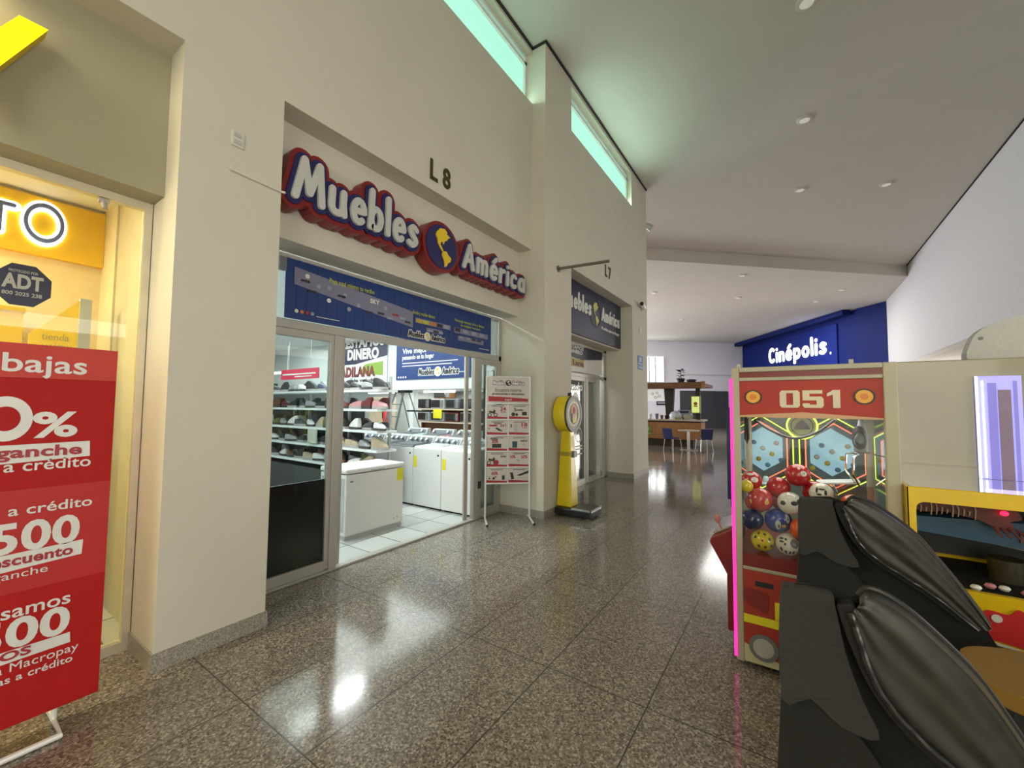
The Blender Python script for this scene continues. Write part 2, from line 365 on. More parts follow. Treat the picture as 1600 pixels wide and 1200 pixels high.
SAM = [(.06, -.2), (.3, -.16), (.46, -.3), (.72, -.42), (.64, -.62), (.44, -.72), (.34, -.88), (.2, -.95), (.2, -.8), (.12, -.6), (-.04, -.42), (-.02, -.28)]
def globe(mb, fr, a, b, r, d0, d1, mi, exs=1.0):
    for P in (NAM, SAM): mb.prism([(a + p[0] * r * exs * .92, b + p[1] * r * .92) for p in P], fr, d0, d1, mi)
def mini_logo(mb, fr, a, b, wd, mi_dark, mi_white, mi_yel, d=0.0):   # the same sign printed small, lower-left corner a,b, width wd
    h = wd * .115
    for (t, x0, ww) in (('Muebles', .02, .38), ('América', .62, .36)):
        word(mb, t, fr, a + x0 * wd, b, h, ww * wd, wd * .05, d, d + .002, mi_dark); word(mb, t, fr, a + x0 * wd, b, h, ww * wd, wd * .022, d + .002, d + .004, mi_white)
    mb.disc(fr, a + .5 * wd, b + h * .45, wd * .09, d, d + .0025, mi_dark); globe(mb, fr, a + .5 * wd, b + h * .45, wd * .075, d + .0025, d + .0045, mi_yel)

# ------------------------------------------------------------------ the setting
F1, F2 = -3.18, -2.95
struct(MB().box(-3.74, 9, -6.2, 10.3, -.1, 0).box(-20, 9, 10.3, 42, -.1, 0).build('floor', FLOOR))
struct(MB().box(-22, -3.74, 1.25, 10.0, -.1, 0.002).build('floor', SHOPFLOOR))
struct(MB().box(-8.5, -3.74, -6, 1.25, -.1, 0.002).build('floor', SHOPFLOOR))
mb = MB()
mb.box(-3.74, F1, .91, 1.54, 0, 3.93)                                       # pillar between the two shops
mb.box(-3.74, F1, -6, 5.17, 3.93, 6.2).box(-3.74, F1, -6, 5.17, 7.0, 7.07).box(-3.74, F1, -6, 1.0, 6.2, 7.0)
mb.box(-3.70, -3.41, 1.54, 5.17, 2.95, 3.93)
mb.box(-3.82, F2, 5.17, 6.05, 0, 7.07)
mb.box(-3.74, F2, 6.05, 9.17, 3.87, 6.2).box(-3.74, F2, 6.05, 9.17, 6.97, 7.07).box(-3.60, -3.25, 6.05, 9.17, 2.88, 3.87)
mb.box(-3.74, F2, 9.17, 10.3, 0, 7.07)
mb.box(-22, -3.74, 10.1, 10.3, 0, 7.07)
struct(mb.build('wall_left', WALL), 'tall plain painted wall carrying the shop fronts')
struct(MB().box(-3.66, -3.41, -6, .91, 2.96, 3.93).build('wall_left', mat('shaded_header_paint', (0.33, 0.31, 0.215), 0.75, var=.03, scale=2)), 'header over the yellow shop, olive grey with its shade painted in')  # darker than the wall colour to stand in for the recess shade
# clerestory windows
for nm, x, y0, y1, zt in (('window_1', F1, 1.0, 5.17, 7.0), ('window_2', F2, 6.05, 9.17, 6.97)):
    g = struct(MB().box(x - .15, x - .14, y0, y1, 6.2, zt - .05).build(nm, CLER))
    MB().box(x - .14, x - .10, y0, y1, zt - .16, zt - .11).box(x - .14, x - .10, y1 - .05, y1, 6.2, zt - .05).box(x - .14, x - .10, y0, y1, zt - .05, zt).build('window_frame', WHITE, g)
mb = MB()
mb.box(-3.66, F1 + .012, .898, 1.552, 0, .107).box(-3.72, F2 + .012, 5.158, 6.062, 0, .11).box(-3.72, F2 + .012, 9.158, 10.312, 0, .11)
struct(mb.build('baseboard_left', BASEB))
# main ceiling, lower far ceiling with its slanting edge
struct(MB().box(-22.5, 9, -6.2, 42, 7.07, 7.3).build('ceiling', CEIL))
struct(MB().prism([(3.74, 21.28), (3.74, 27), (2.78, 27), (-3.17, 38), (-16, 38), (-16, 10.3), (-8.2, 10.3)], ((0, 0, 0), (1, 0, 0), (0, 1, 0), (0, 0, 1)), 6.645, 7.07).build('ceiling', CEIL))
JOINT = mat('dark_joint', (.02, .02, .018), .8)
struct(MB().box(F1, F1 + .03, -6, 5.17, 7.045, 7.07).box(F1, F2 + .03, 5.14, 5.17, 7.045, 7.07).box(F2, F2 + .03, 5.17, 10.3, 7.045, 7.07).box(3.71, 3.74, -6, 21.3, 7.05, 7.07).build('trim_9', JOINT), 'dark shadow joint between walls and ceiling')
# right wall: upper part over an open side hall
struct(MB().box(3.74, 4.0, -6, 26.5, 3.42, 7.07).build('wall_right', COOL))
struct(MB().box(4.0, 9, -6, 26.5, 3.42, 3.6).build('ceiling', CEIL))
struct(MB().box(8.6, 9, -6, 42, 0, 7.07).build('wall_right', WALL))
struct(MB().box(4.2, 8.6, 14.2, 14.6, 2.95, 3.42).build('trim_1', mat('beam_taupe', (0.30, 0.26, 0.22), .7)))
struct(MB().box(-9, 9, -6.4, -6.0, 0, 7.07).build('wall_front', WALL))
# far back wall runs at an angle, then the cinema's blue wall
def slab(a, b, z0, z1, th):
    d = (Vector(b) - Vector(a)).normalized(); n = Vector((-d.y, d.x)) * th; A = Vector(a); B = Vector(b)
    q = [A, B, B + n, A + n]
    return [(p.x, p.y, z0) for p in q] + [(p.x, p.y, z1) for p in q]
BA, BB = (-16.0, 25.28), (-3.17, 37.0); CA, CB = (-3.17, 37.0), (2.78, 26.8)
def FW(a, b):
    d = (Vector(b) - Vector(a)).normalized(); return ((a[0], a[1], 0), (d.x, d.y, 0), (0, 0, 1), (d.y, -d.x, 0))
FB = FW(BA, BB); FCN = FW(CA, CB)
LB = (Vector(BB) - Vector(BA)).length; LC = (Vector(CB) - Vector(CA)).length
mb = MB().hexa(slab(BA, BB, 0, 6.7, .3))
struct(mb.build('wall_back', mat('lavender_white_paint', (0.76, 0.74, 0.80), 0.8, var=.02)))
struct(MB().rect(FB, 12.0, LB, 4.05, 4.15, 0, .06).build('trim_2', COOL))
struct(MB().box(-16.2, -16, 10.3, 26, 0, 7).build('wall_far', COOL))
struct(MB().hexa(slab(CA, CB, 0, 6.6, .3)).hexa(slab(CB, (3.74, 25.6), 0, 6.62, .3)).build('wall_cinema', CBLUE))
# back wall window and roller shutter
sa = lambda x, y: (Vector((x, y)) - Vector(BA)).length
w3 = struct(MB().rect(FB, sa(-10.6, 30.2), sa(-8.07, 32.52), 3.5, 5.4, .01, .03).build('window_3', SKYW))
mb = MB()
for t in (sa(-9.0, 31.7), sa(-8.62, 32.05), sa(-8.07, 32.52)): mb.rect(FB, t - .05, t + .05, 3.5, 5.4, .03, .09)
mb.rect(FB, sa(-10.6, 30.2), sa(-8.07, 32.52), 3.44, 3.5, .01, .1); mb.build('window_frame', LGREY, w3)
d1 = struct(MB().rect(FB, sa(-7.13, 33.38), sa(-4.16, 36.09), 0, 2.86, .01, .05).build('door_1', DGREY), 'closed dark grey roller shutter in the far wall')
mb = MB()
for k in range(28): mb.rect(FB, sa(-7.13, 33.38), sa(-4.16, 36.09), k * .1 + .01, k * .1 + .08, .05, .075)
mb.build('shutter_slats', DGREY, d1)
# furniture shop room behind the glass, and the yellow shop next to it
mb = MB().box(-22.2, -22, 1.25, 10.1, 0, 3.7).box(-22, -3.74, 1.25, 1.4, 0, 3.7).box(-22, -4.6, 9.85, 10.1, 0, 3.7).box(-4.66, -4.6, 5.95, 9.85, 0, 3.7).box(-4.66, -3.82, 5.95, 6.04, 0, 3.7)
struct(mb.build('wall_shop', SHOPW))
struct(MB().box(-22, -3.74, 1.25, 10.1, 3.6, 3.75).build('ceiling', SHOPW))
struct(MB().box(-22, -4.6, 8.0, 8.15, 2.03, 3.6).box(-22, -4.6, 8.15, 9.85, 2.03, 2.15).build('wall_mezzanine', SHOPW), 'pale front of the mezzanine inside the furniture shop')
struct(MB().box(-9.08, -8.92, 8.16, 8.32, 0, 2.03).build('trim_3', SHOPW), 'square white column under the mezzanine')
struct(MB().box(-4.62, -3.66, 6.05, 9.3, 2.88, 3.0).build('ceiling', SHOPW))
PEACH = mat('peach_wall', (0.78, 0.63, 0.36), 0.7)
OLIVE = mat('warm_grey_wall', (0.50, 0.46, 0.33), 0.7)
struct(MB().box(-5.3, -5.1, -6, .96, 0, 3.4).build('wall_yellow_shop', PEACH))
struct(MB().box(-5.1, -3.66, .96, 1.25, 0, 3.4).build('wall_yellow_shop', OLIVE))
struct(MB().box(-5.1, -4.68, .945, .96, 0, 3.4).build('trim_4', mat('cream_post', (0.66, 0.60, 0.42), .6)))
struct(MB().box(-5.3, -3.5, -6, .96, 3.3, 3.45).build('ceiling', SHOPW))
# glass front of the yellow shop
g = struct(MB().box(-3.64, -3.632, -5.9, .88, .06, 2.94).build('window_4', GL), 'clear glass front of the yellow shop')
FRW = mat('cream_aluminium', (0.62, 0.58, 0.44), .4, .3)
MB().box(-3.67, -3.61, .865, .905, 0, 2.96).box(-3.67, -3.61, -5.9, .865, 0, .06).box(-3.67, -3.61, -5.9, .865, 2.91, 2.96).build('window_frame', FRW, g)
MB().box(-3.65, -3.62, .64, .69, 2.88, 2.905).cyl((-3.63, .665, 2.89), (-3.615, .67, 2.84), .014, 10).build('glass_clamp', ALU, g)

# ------------------------------------------------------------------ furniture shop front (aluminium and glass)
GX = -3.74
fr_ = struct(MB().box(GX - .03, GX + .03, 1.54, 1.60, 0, 2.95).box(GX - .03, GX + .03, 2.365, 2.445, 0, 2.28).box(GX - .03, GX + .03, 1.60, 5.17, 2.28, 2.36)
       .box(GX - .03, GX + .03, 4.53, 4.63, 0, 2.28).box(GX - .03, GX + .03, 5.10, 5.165, 0, 2.95).box(GX - .03, GX + .03, 1.60, 5.10, 2.90, 2.95)
       .box(GX - .035, GX + .045, 1.54, 5.17, 0, .022).box(GX - .06, GX - .03, 4.40, 4.47, .02, 2.28).box(GX - .07, GX - .035, 2.46, 2.52, .02, 2.28)
       .build('trim_5', ALU, bevel=.004), 'aluminium frame of the furniture shop front')
struct(MB().box(GX - .005, GX + .005, 1.6, 5.1, 2.36, 2.90).build('window_5', GL))
d2 = struct(MB().box(GX - .02, GX + .02, 1.60, 1.645, .03, 2.28).box(GX - .02, GX + .02, 2.32, 2.365, .03, 2.28).box(GX - .02, GX + .02, 1.645, 2.32, 2.21, 2.28).box(GX - .02, GX + .02, 1.645, 2.32, .022, .11).build('door_2', ALU, bevel=.003), 'left glazed leaf of the furniture shop front, its lower half blacked out')
MB().box(GX - .004, GX + .004, 1.645, 2.32, .11, 2.21).build('pane', GLS, d2)
MB().box(GX - .03, GX - .012, 1.645, 2.32, .11, .88).build('black_panel', BLACK, d2)
d3 = struct(MB().box(GX - .02, GX + .02, 4.63, 4.70, .03, 2.28).box(GX - .02, GX + .02, 5.04, 5.10, .03, 2.28).box(GX - .02, GX + .02, 4.70, 5.04, 2.2, 2.28).box(GX - .02, GX + .02, 4.70, 5.04, .022, .13).build('door_3', ALU, bevel=.003), 'narrow glazed leaf at the right of the furniture shop front')
MB().box(GX - .004, GX + .004, 4.70, 5.04, .13, 2.2).build('pane', GLS, d3)
MB().box(GX + .02, GX + .03, 4.64, 4.695, .42, .52).build('lock_plate', BLACK, d3)
MB().tube([(GX + .02, 4.95, 2.12), (GX + .05, 4.95, 2.12), (GX + .05, 4.95, 1.98), (GX + .02, 4.95, 1.98)], .012).build('handle', GREY, d3)

# ------------------------------------------------------------------ raised shop sign
fr = FX(-3.41)
sg = thing('shop_sign', 'large raised red and blue shop sign with white rounded lettering and a globe', 'sign', (-3.41, 3.35, 3.1))
WM, WA = (1.665, 3.235, .365, 1.27), (3.70, 3.255, .305, 1.33)
for nm, wd, dd, m in (('red_backing', .20, (0.02, .16), mat('sign_red', (0.20, .012, .012), .4)), ('blue_border', .128, (.16, .175), mat('sign_blue', (.015, .016, .10), .4)), ('lettering', .060, (.175, .20), mat('sign_letter_white', (.52, .52, .50), .4))):
    mb = MB(); word(mb, 'Muebles', fr, WM[0], WM[1], WM[2], WM[3], wd, *dd); mb.build(nm, m, sg)
    mb = MB(); word(mb, 'América', fr, WA[0], WA[1], WA[2], WA[3], wd * .93, *dd); mb.build(nm, m, sg)
MB().disc(fr, 3.325, 3.375, .285, .02, .18, n=48).build('globe_rim', MT['sign_red'], sg)
gd = MB().disc(fr, 3.325, 3.375, .245, .18, .19, n=48).build('globe_disc', MT['sign_blue'], sg)
mb = MB(); globe(mb, fr, 3.325, 3.375, .25, .19, .205, 0, .82); mb.build('globe_continents', YGLOBE, sg)
# unit numbers
t = thing('unit_number', 'bronze unit number L8 above the big red shop sign', 'unit number', (F1, 3.25, 4.03))
for ch, a in (('L', 3.075), ('8', 3.27)): MB().text(ch, FX(F1), a, 4.045, .215, .012, bold=.02, xs=.8).build('letter' if ch == 'L' else 'digit', BRONZE, t)
t = thing('unit_number', 'dark unit number L7 over the smaller corner shop sign', 'unit number', (F2, 7.6, 4.1))
for ch, a in (('L', 7.52), ('7', 7.70)): MB().text(ch, FX(F2), a, 4.13, .215, .012, bold=.02, xs=.8).build('letter' if ch == 'L' else 'digit', BRONZE, t)
# wall fittings
t = thing('switch_plate', 'small blank switch plate high on the pillar wall', 'wall plate', (F1, 1.235, 3.44))
MB().box(F1, F1 + .012, 1.19, 1.27, 3.39, 3.50).build('plate', mat('plate_white', (.62, .60, .52), .4), t, bevel=.004)
for z in (3.46, 3.41): MB().box(F1 + .012, F1 + .018, 1.205, 1.25, z, z + .025).build('switch', LGREY, t)
tag(MB().tube([(F1 + .002, 1.19, 3.23), (F1 + .01, 1.20, 3.215), (F1 + .01, 1.54, 3.205), (F1 + .03, 1.555, 3.20)], .009).build('conduit', mat('plate_white'), smooth=True), 'thin white conduit running to the left end of the big shop sign', 'conduit')
t = thing('pole_bracket', 'bare metal pole sticking out from the wall beside the unit number L7', 'pole', (F2, 5.59, 3.70))
MB().cyl((F2, 5.59, 3.718), (-2.127, 5.59, 3.682), .022, 12).build('pole', mat('pole_grey', (.17, .15, .12), .5, .4), t, smooth=True)
MB().cyl((F2, 5.59, 3.718), (F2 + .012, 5.59, 3.718), .05, 16).build('flange', MT['pole_grey'], t)
t = thing('security_camera', 'small white bullet camera with black lens at the corner beyond the L7 shop', 'security camera', (F2, 9.72, 3.9))
MB().cyl((F2, 9.86, 3.88), (F2 + .06, 9.8, 3.95), .02, 10).build('bracket', WHITE, t)
MB().cyl((F2 + .06, 9.86, 3.95), (F2 + .10, 9.56, 3.99), .05, 14).build('body', WHITE, t, smooth=True)
MB().cyl((F2 + .10, 9.57, 3.99), (F2 + .107, 9.52, 3.995), .043, 14).build('lens', BLACK, t)
tag(MB().box(F2, F2 + .025, 9.66, 9.74, 3.36, 3.46).build('thermostat', mat('plate_white'), bevel=.006), 'little grey thermostat box on the corner pillar under the camera', 'thermostat')
t = thing('notice_sign', 'small blue notice sign with white print on the corner pillar', 'sign', (F2, 9.7, 2.47))
MB().box(F2, F2 + .008, 9.53, 9.90, 2.47, 2.80).build('plate', mat('notice_blue', (.02, .10, .30), .4), t)
MB().rect(FX(F2 + .008), 9.62, 9.80, 2.66, 2.76).rect(FX(F2 + .008), 9.58, 9.85, 2.60, 2.62).rect(FX(F2 + .008), 9.58, 9.85, 2.51, 2.54).build('print', mat('pale_blue', (.3, .5, .7), .4), t)
t = thing('floodlight', 'small grey floodlight high on the wall end near the ceiling', 'floodlight', (F2, 10.3, 6.1))
MB().cyl((F2 - .1, 10.3, 6.3), (F2 - .06, 10.42, 6.25), .03, 8).build('bracket', LGREY, t)
MB().lathe((F2 - .06, 10.40, 6.25), (.6, .5, -.45), [(0, .03), (.06, .07), (.2, .09)], 14).build('lamp_head', LGREY, t, smooth=True)

# ------------------------------------------------------------------ banner behind the transom glass
fr = FX(-3.80)
BX0, BX1, BZ0, BZ1 = 1.915, 4.935, 2.385, 2.925
t = thing('window_banner', 'long dark blue printed banner behind the glass above the furniture shop entrance', 'banner', (-3.80, 3.4, BZ0))
sheet = MB()
for k in range(60):   # slightly ribbed sheet
    a0 = BX0 + (BX1 - BX0) * k / 60; a1 = BX0 + (BX1 - BX0) * (k + 1) / 60
    sheet.rect(fr, a0, a1, BZ0, BZ1, -.004, (.0 if k % 2 else .002), 0)
sheet.build('sheet', BLUE, t)
PANEL = mat('lilac_print', (.20, .20, .30), .5)
MB().prism([(1.99, 2.70), (3.40, 2.53), (3.40, 2.72), (1.99, 2.86)], fr, .003, .006, 0).rect(fr, 3.44, 4.05, 2.60, 2.66, .003, .006).rect(fr, 3.62, 3.9, 2.52, 2.57, .003, .006).rect(fr, 4.12, 4.85, 2.585, 2.655, .003, .006).rect(fr, 4.2, 4.75, 2.49, 2.555, .003, .006).build('print_panel', PANEL, t)
mb = MB()
mb.text('Paga aquí mismo tu recibo', fr, 2.33, 2.80, .045, .002, 1, .01, .52, d0=.006)
mb.text('Envía y recibe dinero', fr, 3.40, 2.70, .04, .002, 1, .01, .36, d0=.006)
mb.text('Recarga tiempo aire y datos', fr, 4.13, 2.74, .035, .002, 1, .01, .62, d0=.006)
mb.text('en cualquier momento', fr, 4.25, 2.69, .03, .002, 1, .01, .42, d0=.006)
mb.text('SKY', fr, 2.80, 2.70, .045, .002, 0, .03, d0=.006)
for k, (a, b) in enumerate([(2.11, 2.80), (2.22, 2.73), (2.33, 2.74), (2.33, 2.62), (2.5, 2.71), (2.66, 2.64), (2.55, 2.58), (3.0, 2.68)]):
    mb.disc(fr, a, b, .022, .006, .008, 0 if k in (0, 3) else 3)
for k, (a, b, m) in enumerate([(2.05, 2.74, 4), (2.12, 2.66, 4), (2.42, 2.68, 4), (2.9, 2.60, 4), (3.1, 2.62, 2), (3.2, 2.60, 3), (2.75, 2.585, 4), (3.28, 2.57, 4), (3.02, 2.57, 3)]): mb.rect(fr, a, a + .085, b, b + .022, .006, .008, m)
for a, m in ((3.45, 5), (3.56, 1), (3.68, 6), (3.8, 4), (3.92, 3), (4.14, 4), (4.3, 3), (4.48, 3), (4.66, 3)): mb.rect(fr, a, a + .1, 2.605, 2.65, .006, .008, m)
for a, m in ((3.64, 3), (3.74, 4), (3.82, 3), (4.22, 3), (4.36, 3), (4.48, 4), (4.6, 4)): mb.rect(fr, a, a + .09, 2.525, 2.55, .006, .008, m)
for k, a in enumerate((2.02, 2.07, 2.12, 2.17)): mb.disc(fr, a, 2.46, .017, .003, .006, (0, 6, 2, 3)[k])
mb.rect(fr, 2.21, 2.45, 2.44, 2.446, .003, .005, 0).rect(fr, 4.65, 4.88, 2.43, 2.437, .003, .005, 0)
mb.build('print', [PRINTW, mat('lime_ink', (.45, .50, .06), .5), INKR, mat('pale_ink', (.30, .32, .42), .5), INKK, mat('amber_ink', (.5, .36, .05), .5), mat('orange_ink', (.55, .2, .05), .5)], t)
mb = MB(); mini_logo(mb, fr, 3.33, 2.425, .62, 0, 1, 2, .004); mb.build('logo', [SIGNW, INKK, YGLOBE], t)
t.location = (-3.695, 3.34, BZ0 - .02)     # hangs just outside the glass
MB().box(-3.72, -3.68, 1.80, 1.855, 2.78, 2.90).build('mount', GREY, t)

# ------------------------------------------------------------------ shop interior
def inner_fr(y): return FY(y)
t = thing('hanging_banner', 'hanging banner reading DINERO in white on navy with a green logo below', 'banner', (-11.2, 7.97, 2.15))
fr = FY(7.97)
MB().rect(fr, -12.9, -9.86, 2.15, 3.55, -.01, .0).build('sheet', mat('white_banner', (.62, .66, .66), .5), t)
MB().prism([(-12.9, 3.55), (-12.9, 2.86), (-11.4, 2.86), (-9.86, 3.06), (-9.86, 3.55)], fr, 0, .004).build('navy_field', NAVY, t)
MB().text('PRESTAMOS', fr, -10.0, 3.40, .30, .004, 0, .05, 2.4, 'r', d0=.005).text('DINERO', fr, -10.25, 3.02, .30, .004, 0, .05, 1.55, 'r', d0=.005).build('white_lettering', PRINTW, t)
MB().prism([(-11.2, 2.55), (-10.05, 2.48), (-10.05, 2.90), (-10.9, 2.84)], fr, 0, .004).build('green_patch', mat('green_patch', (.22, .36, .05), .5), t)
MB().text('ADILANA', fr, -10.4, 2.48, .28, .004, 0, .06, 1.75, 'r', d0=.005).build('brown_lettering', mat('maroon_ink', (.16, .03, .03), .5), t)
MB().text('de volada', fr, -10.4, 2.30, .10, .004, 0, .02, 1.1, 'r', d0=.005).build('small_lettering', INKK, t)
t = thing('hanging_banner', 'wide blue banner with white shop lettering fixed to the mezzanine front', 'banner', (-8.07, 7.97, 2.31))
MB().rect(fr, -9.46, -6.67, 2.31, 3.3, -.01, 0).build('sheet', BLUE, t)
mb = MB(); mini_logo(mb, fr, -8.55, 2.42, 1.5, 0, 1, 2, .002); mb.build('logo', [SIGNW, INKK, YGLOBE], t)
mb = MB().text('Vive mejor', fr, -9.2, 3.05, .14, .003, 0, .03, 1.0, d0=.002).text('pensando en tu hogar', fr, -9.2, 2.88, .12, .003, 0, .03, 1.25, d0=.002)
for k, b in enumerate((2.76, 2.68)): mb.rect(fr, -9.2, -7.1 - .2 * k, b, b + .025, .002, .004)
for k in range(4): mb.disc(fr, -9.35 + .1 * k, 2.38, .03, .002, .004)
mb.rect(fr, -7.2, -6.75, 2.45, 2.47, .002, .004).build('print', PRINTW, t)
t = thing('hanging_sign', 'small pink red sign with white text hanging above the shoe shelves', 'sign', (-12.3, 6.52, 2.32))
MB().box(-13.0, -10.98, 6.5, 6.54, 2.33, 2.63).build('board', mat('pink_red', (.62, .03, .08), .5), t)
MB().rect(FY(6.5), -12.9, -11.1, 2.46, 2.50, 0, .004).rect(FY(6.5), -12.2, -11.3, 2.39, 2.42, 0, .004).build('print', PRINTW, t)
for x in (-12.6, -11.4): MB().cyl((x, 6.52, 2.63), (x, 6.52, 3.6), .008, 6).build('hanger', LGREY, t)
# hanging tube lights
tubes = [((-19.2, 9.2, 3.2), 1.9), ((-16.4, 9.0, 3.35), 1.5), ((-15.3, 8.6, 3.05), 1.6), ((-15.0, 7.0, 2.62), 4.0), ((-12.2, 4.9, 2.9), 2.2)]
pl = ['topmost left', 'upper right', 'middle', 'lowest and longest', 'nearest']
for (p, L), q in zip(tubes, pl):
    t = thing('tube_light', 'white fluorescent tube light hanging over the shoe department, the %s one' % q, 'ceiling light', p, 'tube lights over the shoes')
    MB().box(p[0] - L / 2, p[0] + L / 2, p[1] - .05, p[1] + .05, p[2] + .03, p[2] + .07).cyl((p[0] - L * .35, p[1], p[2] + .07), (p[0] - L * .35, p[1], 3.6), .006, 6).cyl((p[0] + L * .35, p[1], p[2] + .07), (p[0] + L * .35, p[1], 3.6), .006, 6).build('housing', WHITE, t)
    MB().cyl((p[0] - L / 2, p[1], p[2]), (p[0] + L / 2, p[1], p[2]), .03, 10).build('tube', TUBE, t)
for p, L, q in (((-10.9, 8.6, 1.985), 1.25, 'left of the ladder'), ((-8.35, 8.6, 1.985), 1.2, 'above the microwave shelves'), ((-6.0, 8.6, 1.985), 1.2, 'seen past the right door frame')):
    t = thing('tube_light', 'white tube light under the mezzanine, %s' % q, 'ceiling light', p, 'tube lights under the mezzanine')
    MB().box(p[0] - L / 2, p[0] + L / 2, p[1] - .05, p[1] + .05, 2.01, 2.03).build('housing', WHITE, t)
    MB().cyl((p[0] - L / 2, p[1], p[2]), (p[0] + L / 2, p[1], p[2]), .028, 10).build('tube', TUBE, t)

# shoe shelf unit
SHX0, SHX1, SHY0, SHY1 = -9.2, -5.15, 4.0, 4.38
levels = [1.83, 1.53, 1.20, 0.91, 0.62]
t = thing('shoe_rack', 'tall open white shelving unit full of shoes behind the left glass', 'shelf', (-7.2, 4.2, 0))
for z in levels: MB().box(SHX0, SHX1, SHY0, SHY1, z - .035, z).build('shelf', SHOPW, t)
for x in (-9.18, -7.6, -6.35, -5.3): MB().box(x - .02, x + .02, SHY1 - .04, SHY1, 0, 2.05).build('upright', LGREY, t)
MB().box(SHX0, SHX1, SHY0 + .03, SHY1, 0, .50).build('plinth', mat('rack_dark', (.05, .05, .045), .6), t)
MB().box(SHX0, -6.0, SHY1 + .005, SHY1 + .03, .3, 1.50).build('back_panel', mat('rack_back', (.06, .06, .055), .7, var=.3, scale=6), t)
SHOES = {'black': (.015, .015, .016), 'charcoal': (.05, .05, .055), 'brown': (.12, .045, .02), 'maroon': (.14, .02, .025), 'grey': (.3, .3, .31), 'white': (.7, .7, .68), 'olive': (.10, .11, .03), 'pink': (.55, .25, .26), 'beige': (.42, .33, .22), 'navy': (.02, .03, .09)}
def shoe_mesh(col, high):
    mb = MB(); L, W = .27, .045; secs = []
    n = 9
    for i in range(n):
        s_ = i / (n - 1); x = L * (s_ - .5)
        hw = W * (0.72 + .35 * math.sin(PI * min(1, s_ * 1.05)) - (.45 if s_ > .97 else 0))
        top = (.115 if high else .08) if s_ < .28 else ((.115 if high else .08) * (1 - (s_ - .28) / .72) + .045 * (s_ - .28) / .72 * (1 - .5 * max(0, s_ - .85) / .15))
        secs.append((x, hw, top))
    vs = []; fs = []
    for x, hw, top in secs:
        for q in ((-hw, .022), (-hw * 1.02, .022 + (top - .022) * .45), (-hw * .55, top), (hw * .55, top), (hw * 1.02, .022 + (top - .022) * .45), (hw, .022)): vs.append((x, q[0], q[1]))
    for i in range(n - 1):
        for k in range(6): k2 = (k + 1) % 6; fs.append((i * 6 + k, (i + 1) * 6 + k, (i + 1) * 6 + k2, i * 6 + k2))
    fs += [tuple(range(6)), tuple((n - 1) * 6 + k for k in range(5, -1, -1))]
    mb.add(vs, fs, 0)
    out = [(x, -hw * 1.1) for x, hw, _ in secs] + [(x, hw * 1.1) for x, hw, _ in reversed(secs)]
    mb.prism(out, ((0, 0, 0), (1, 0, 0), (0, 1, 0), (0, 0, 1)), 0, .024, 1)
    o = mb.build('shoe', [mat('shoe_' + col, SHOES[col], .5, var=.15, scale=20), mat('sole_' + ('dark' if col in ('white', 'brown', 'maroon', 'olive', 'grey') else 'pale'), (.05, .045, .04) if col in ('white', 'brown', 'maroon', 'olive', 'grey') else (.35, .34, .32), .6)], smooth=True)
    return o.data, o
SM = {}
def place_shoe(col, high, loc, rz, label, group):
    k = (col, high)
    if k not in SM: SM[k] = shoe_mesh(col, high)[0]; o = [q for q in C.objects if q.data == SM[k]][0]
    else: o = bpy.data.objects.new('shoe', SM[k]); C.objects.link(o)
    o.location = (loc[0], loc[1], loc[2] + .004); o.rotation_euler = (0, 0, rz); o.scale = (1.06, 1.06, 1.55); tag(o, label, 'shoe', group)
rows = [['black', 'black', 'charcoal', 'black', 'grey', 'white', 'black', 'navy', 'charcoal', 'black', 'black'],
        ['maroon', 'black', 'brown', 'maroon', 'black', 'charcoal', 'grey', 'black', 'brown', 'maroon', 'pink'],
        ['black', 'white', 'olive', 'grey', 'white', 'charcoal', 'white', 'beige', 'olive', 'black', 'white'],
        ['black', 'charcoal', 'white', 'black', 'grey', 'black', 'white', 'charcoal', 'black', 'beige', 'beige'],
        ['olive', 'white', 'black', 'white', 'brown', 'black', 'beige', 'white', 'grey', 'brown', 'white']]
LV = ['top', 'second', 'third', 'fourth', 'lowest']
POS = ORD + ['eleventh', 'twelfth', 'thirteenth']
EX = [['grey', 'black'], ['maroon', 'pink'], ['charcoal', 'white'], ['grey', 'beige'], ['beige', 'grey']]
for i, row in enumerate(rows):
    for k, col in enumerate(row + EX[i]):
        x = -9.0 + k * .315 + (rnd.random() - .5) * .03
        place_shoe(col, (i + k) % 3 == 0, (x, 4.10 + rnd.random() * .03, levels[i]), rnd.choice((0.12, -.15, PI + .15, PI - .12, .3, -.3)),
                   '%s shoe on the %s shelf behind the left glass, %s from the left' % (col, LV[i], POS[k]), 'shoes on the shoe rack')
DARK = {'white': 'grey', 'beige': 'brown', 'pink': 'maroon'}
for i, row in enumerate(rows):
    for k, col in enumerate(list(reversed(row)) + EX[i][:1]):
        col = DARK.get(col, col)
        place_shoe(col, (i + k) % 2 == 0, (-8.86 + k * .315, 4.27, levels[i]), rnd.choice((.05, -.08, PI + .06, PI - .05)),
                   '%s back row shoe on the %s shelf behind the left glass, %s from the left' % (col, LV[i], POS[k]), 'shoes on the shoe rack')
t = tag(MB().box(-6.95, -6.70, 3.96, 3.99, .93, 1.17).build('price_poster', mat('poster_paper', (.45, .46, .38), .6)), 'pale paper price poster clipped to the shoe shelves', 'poster')

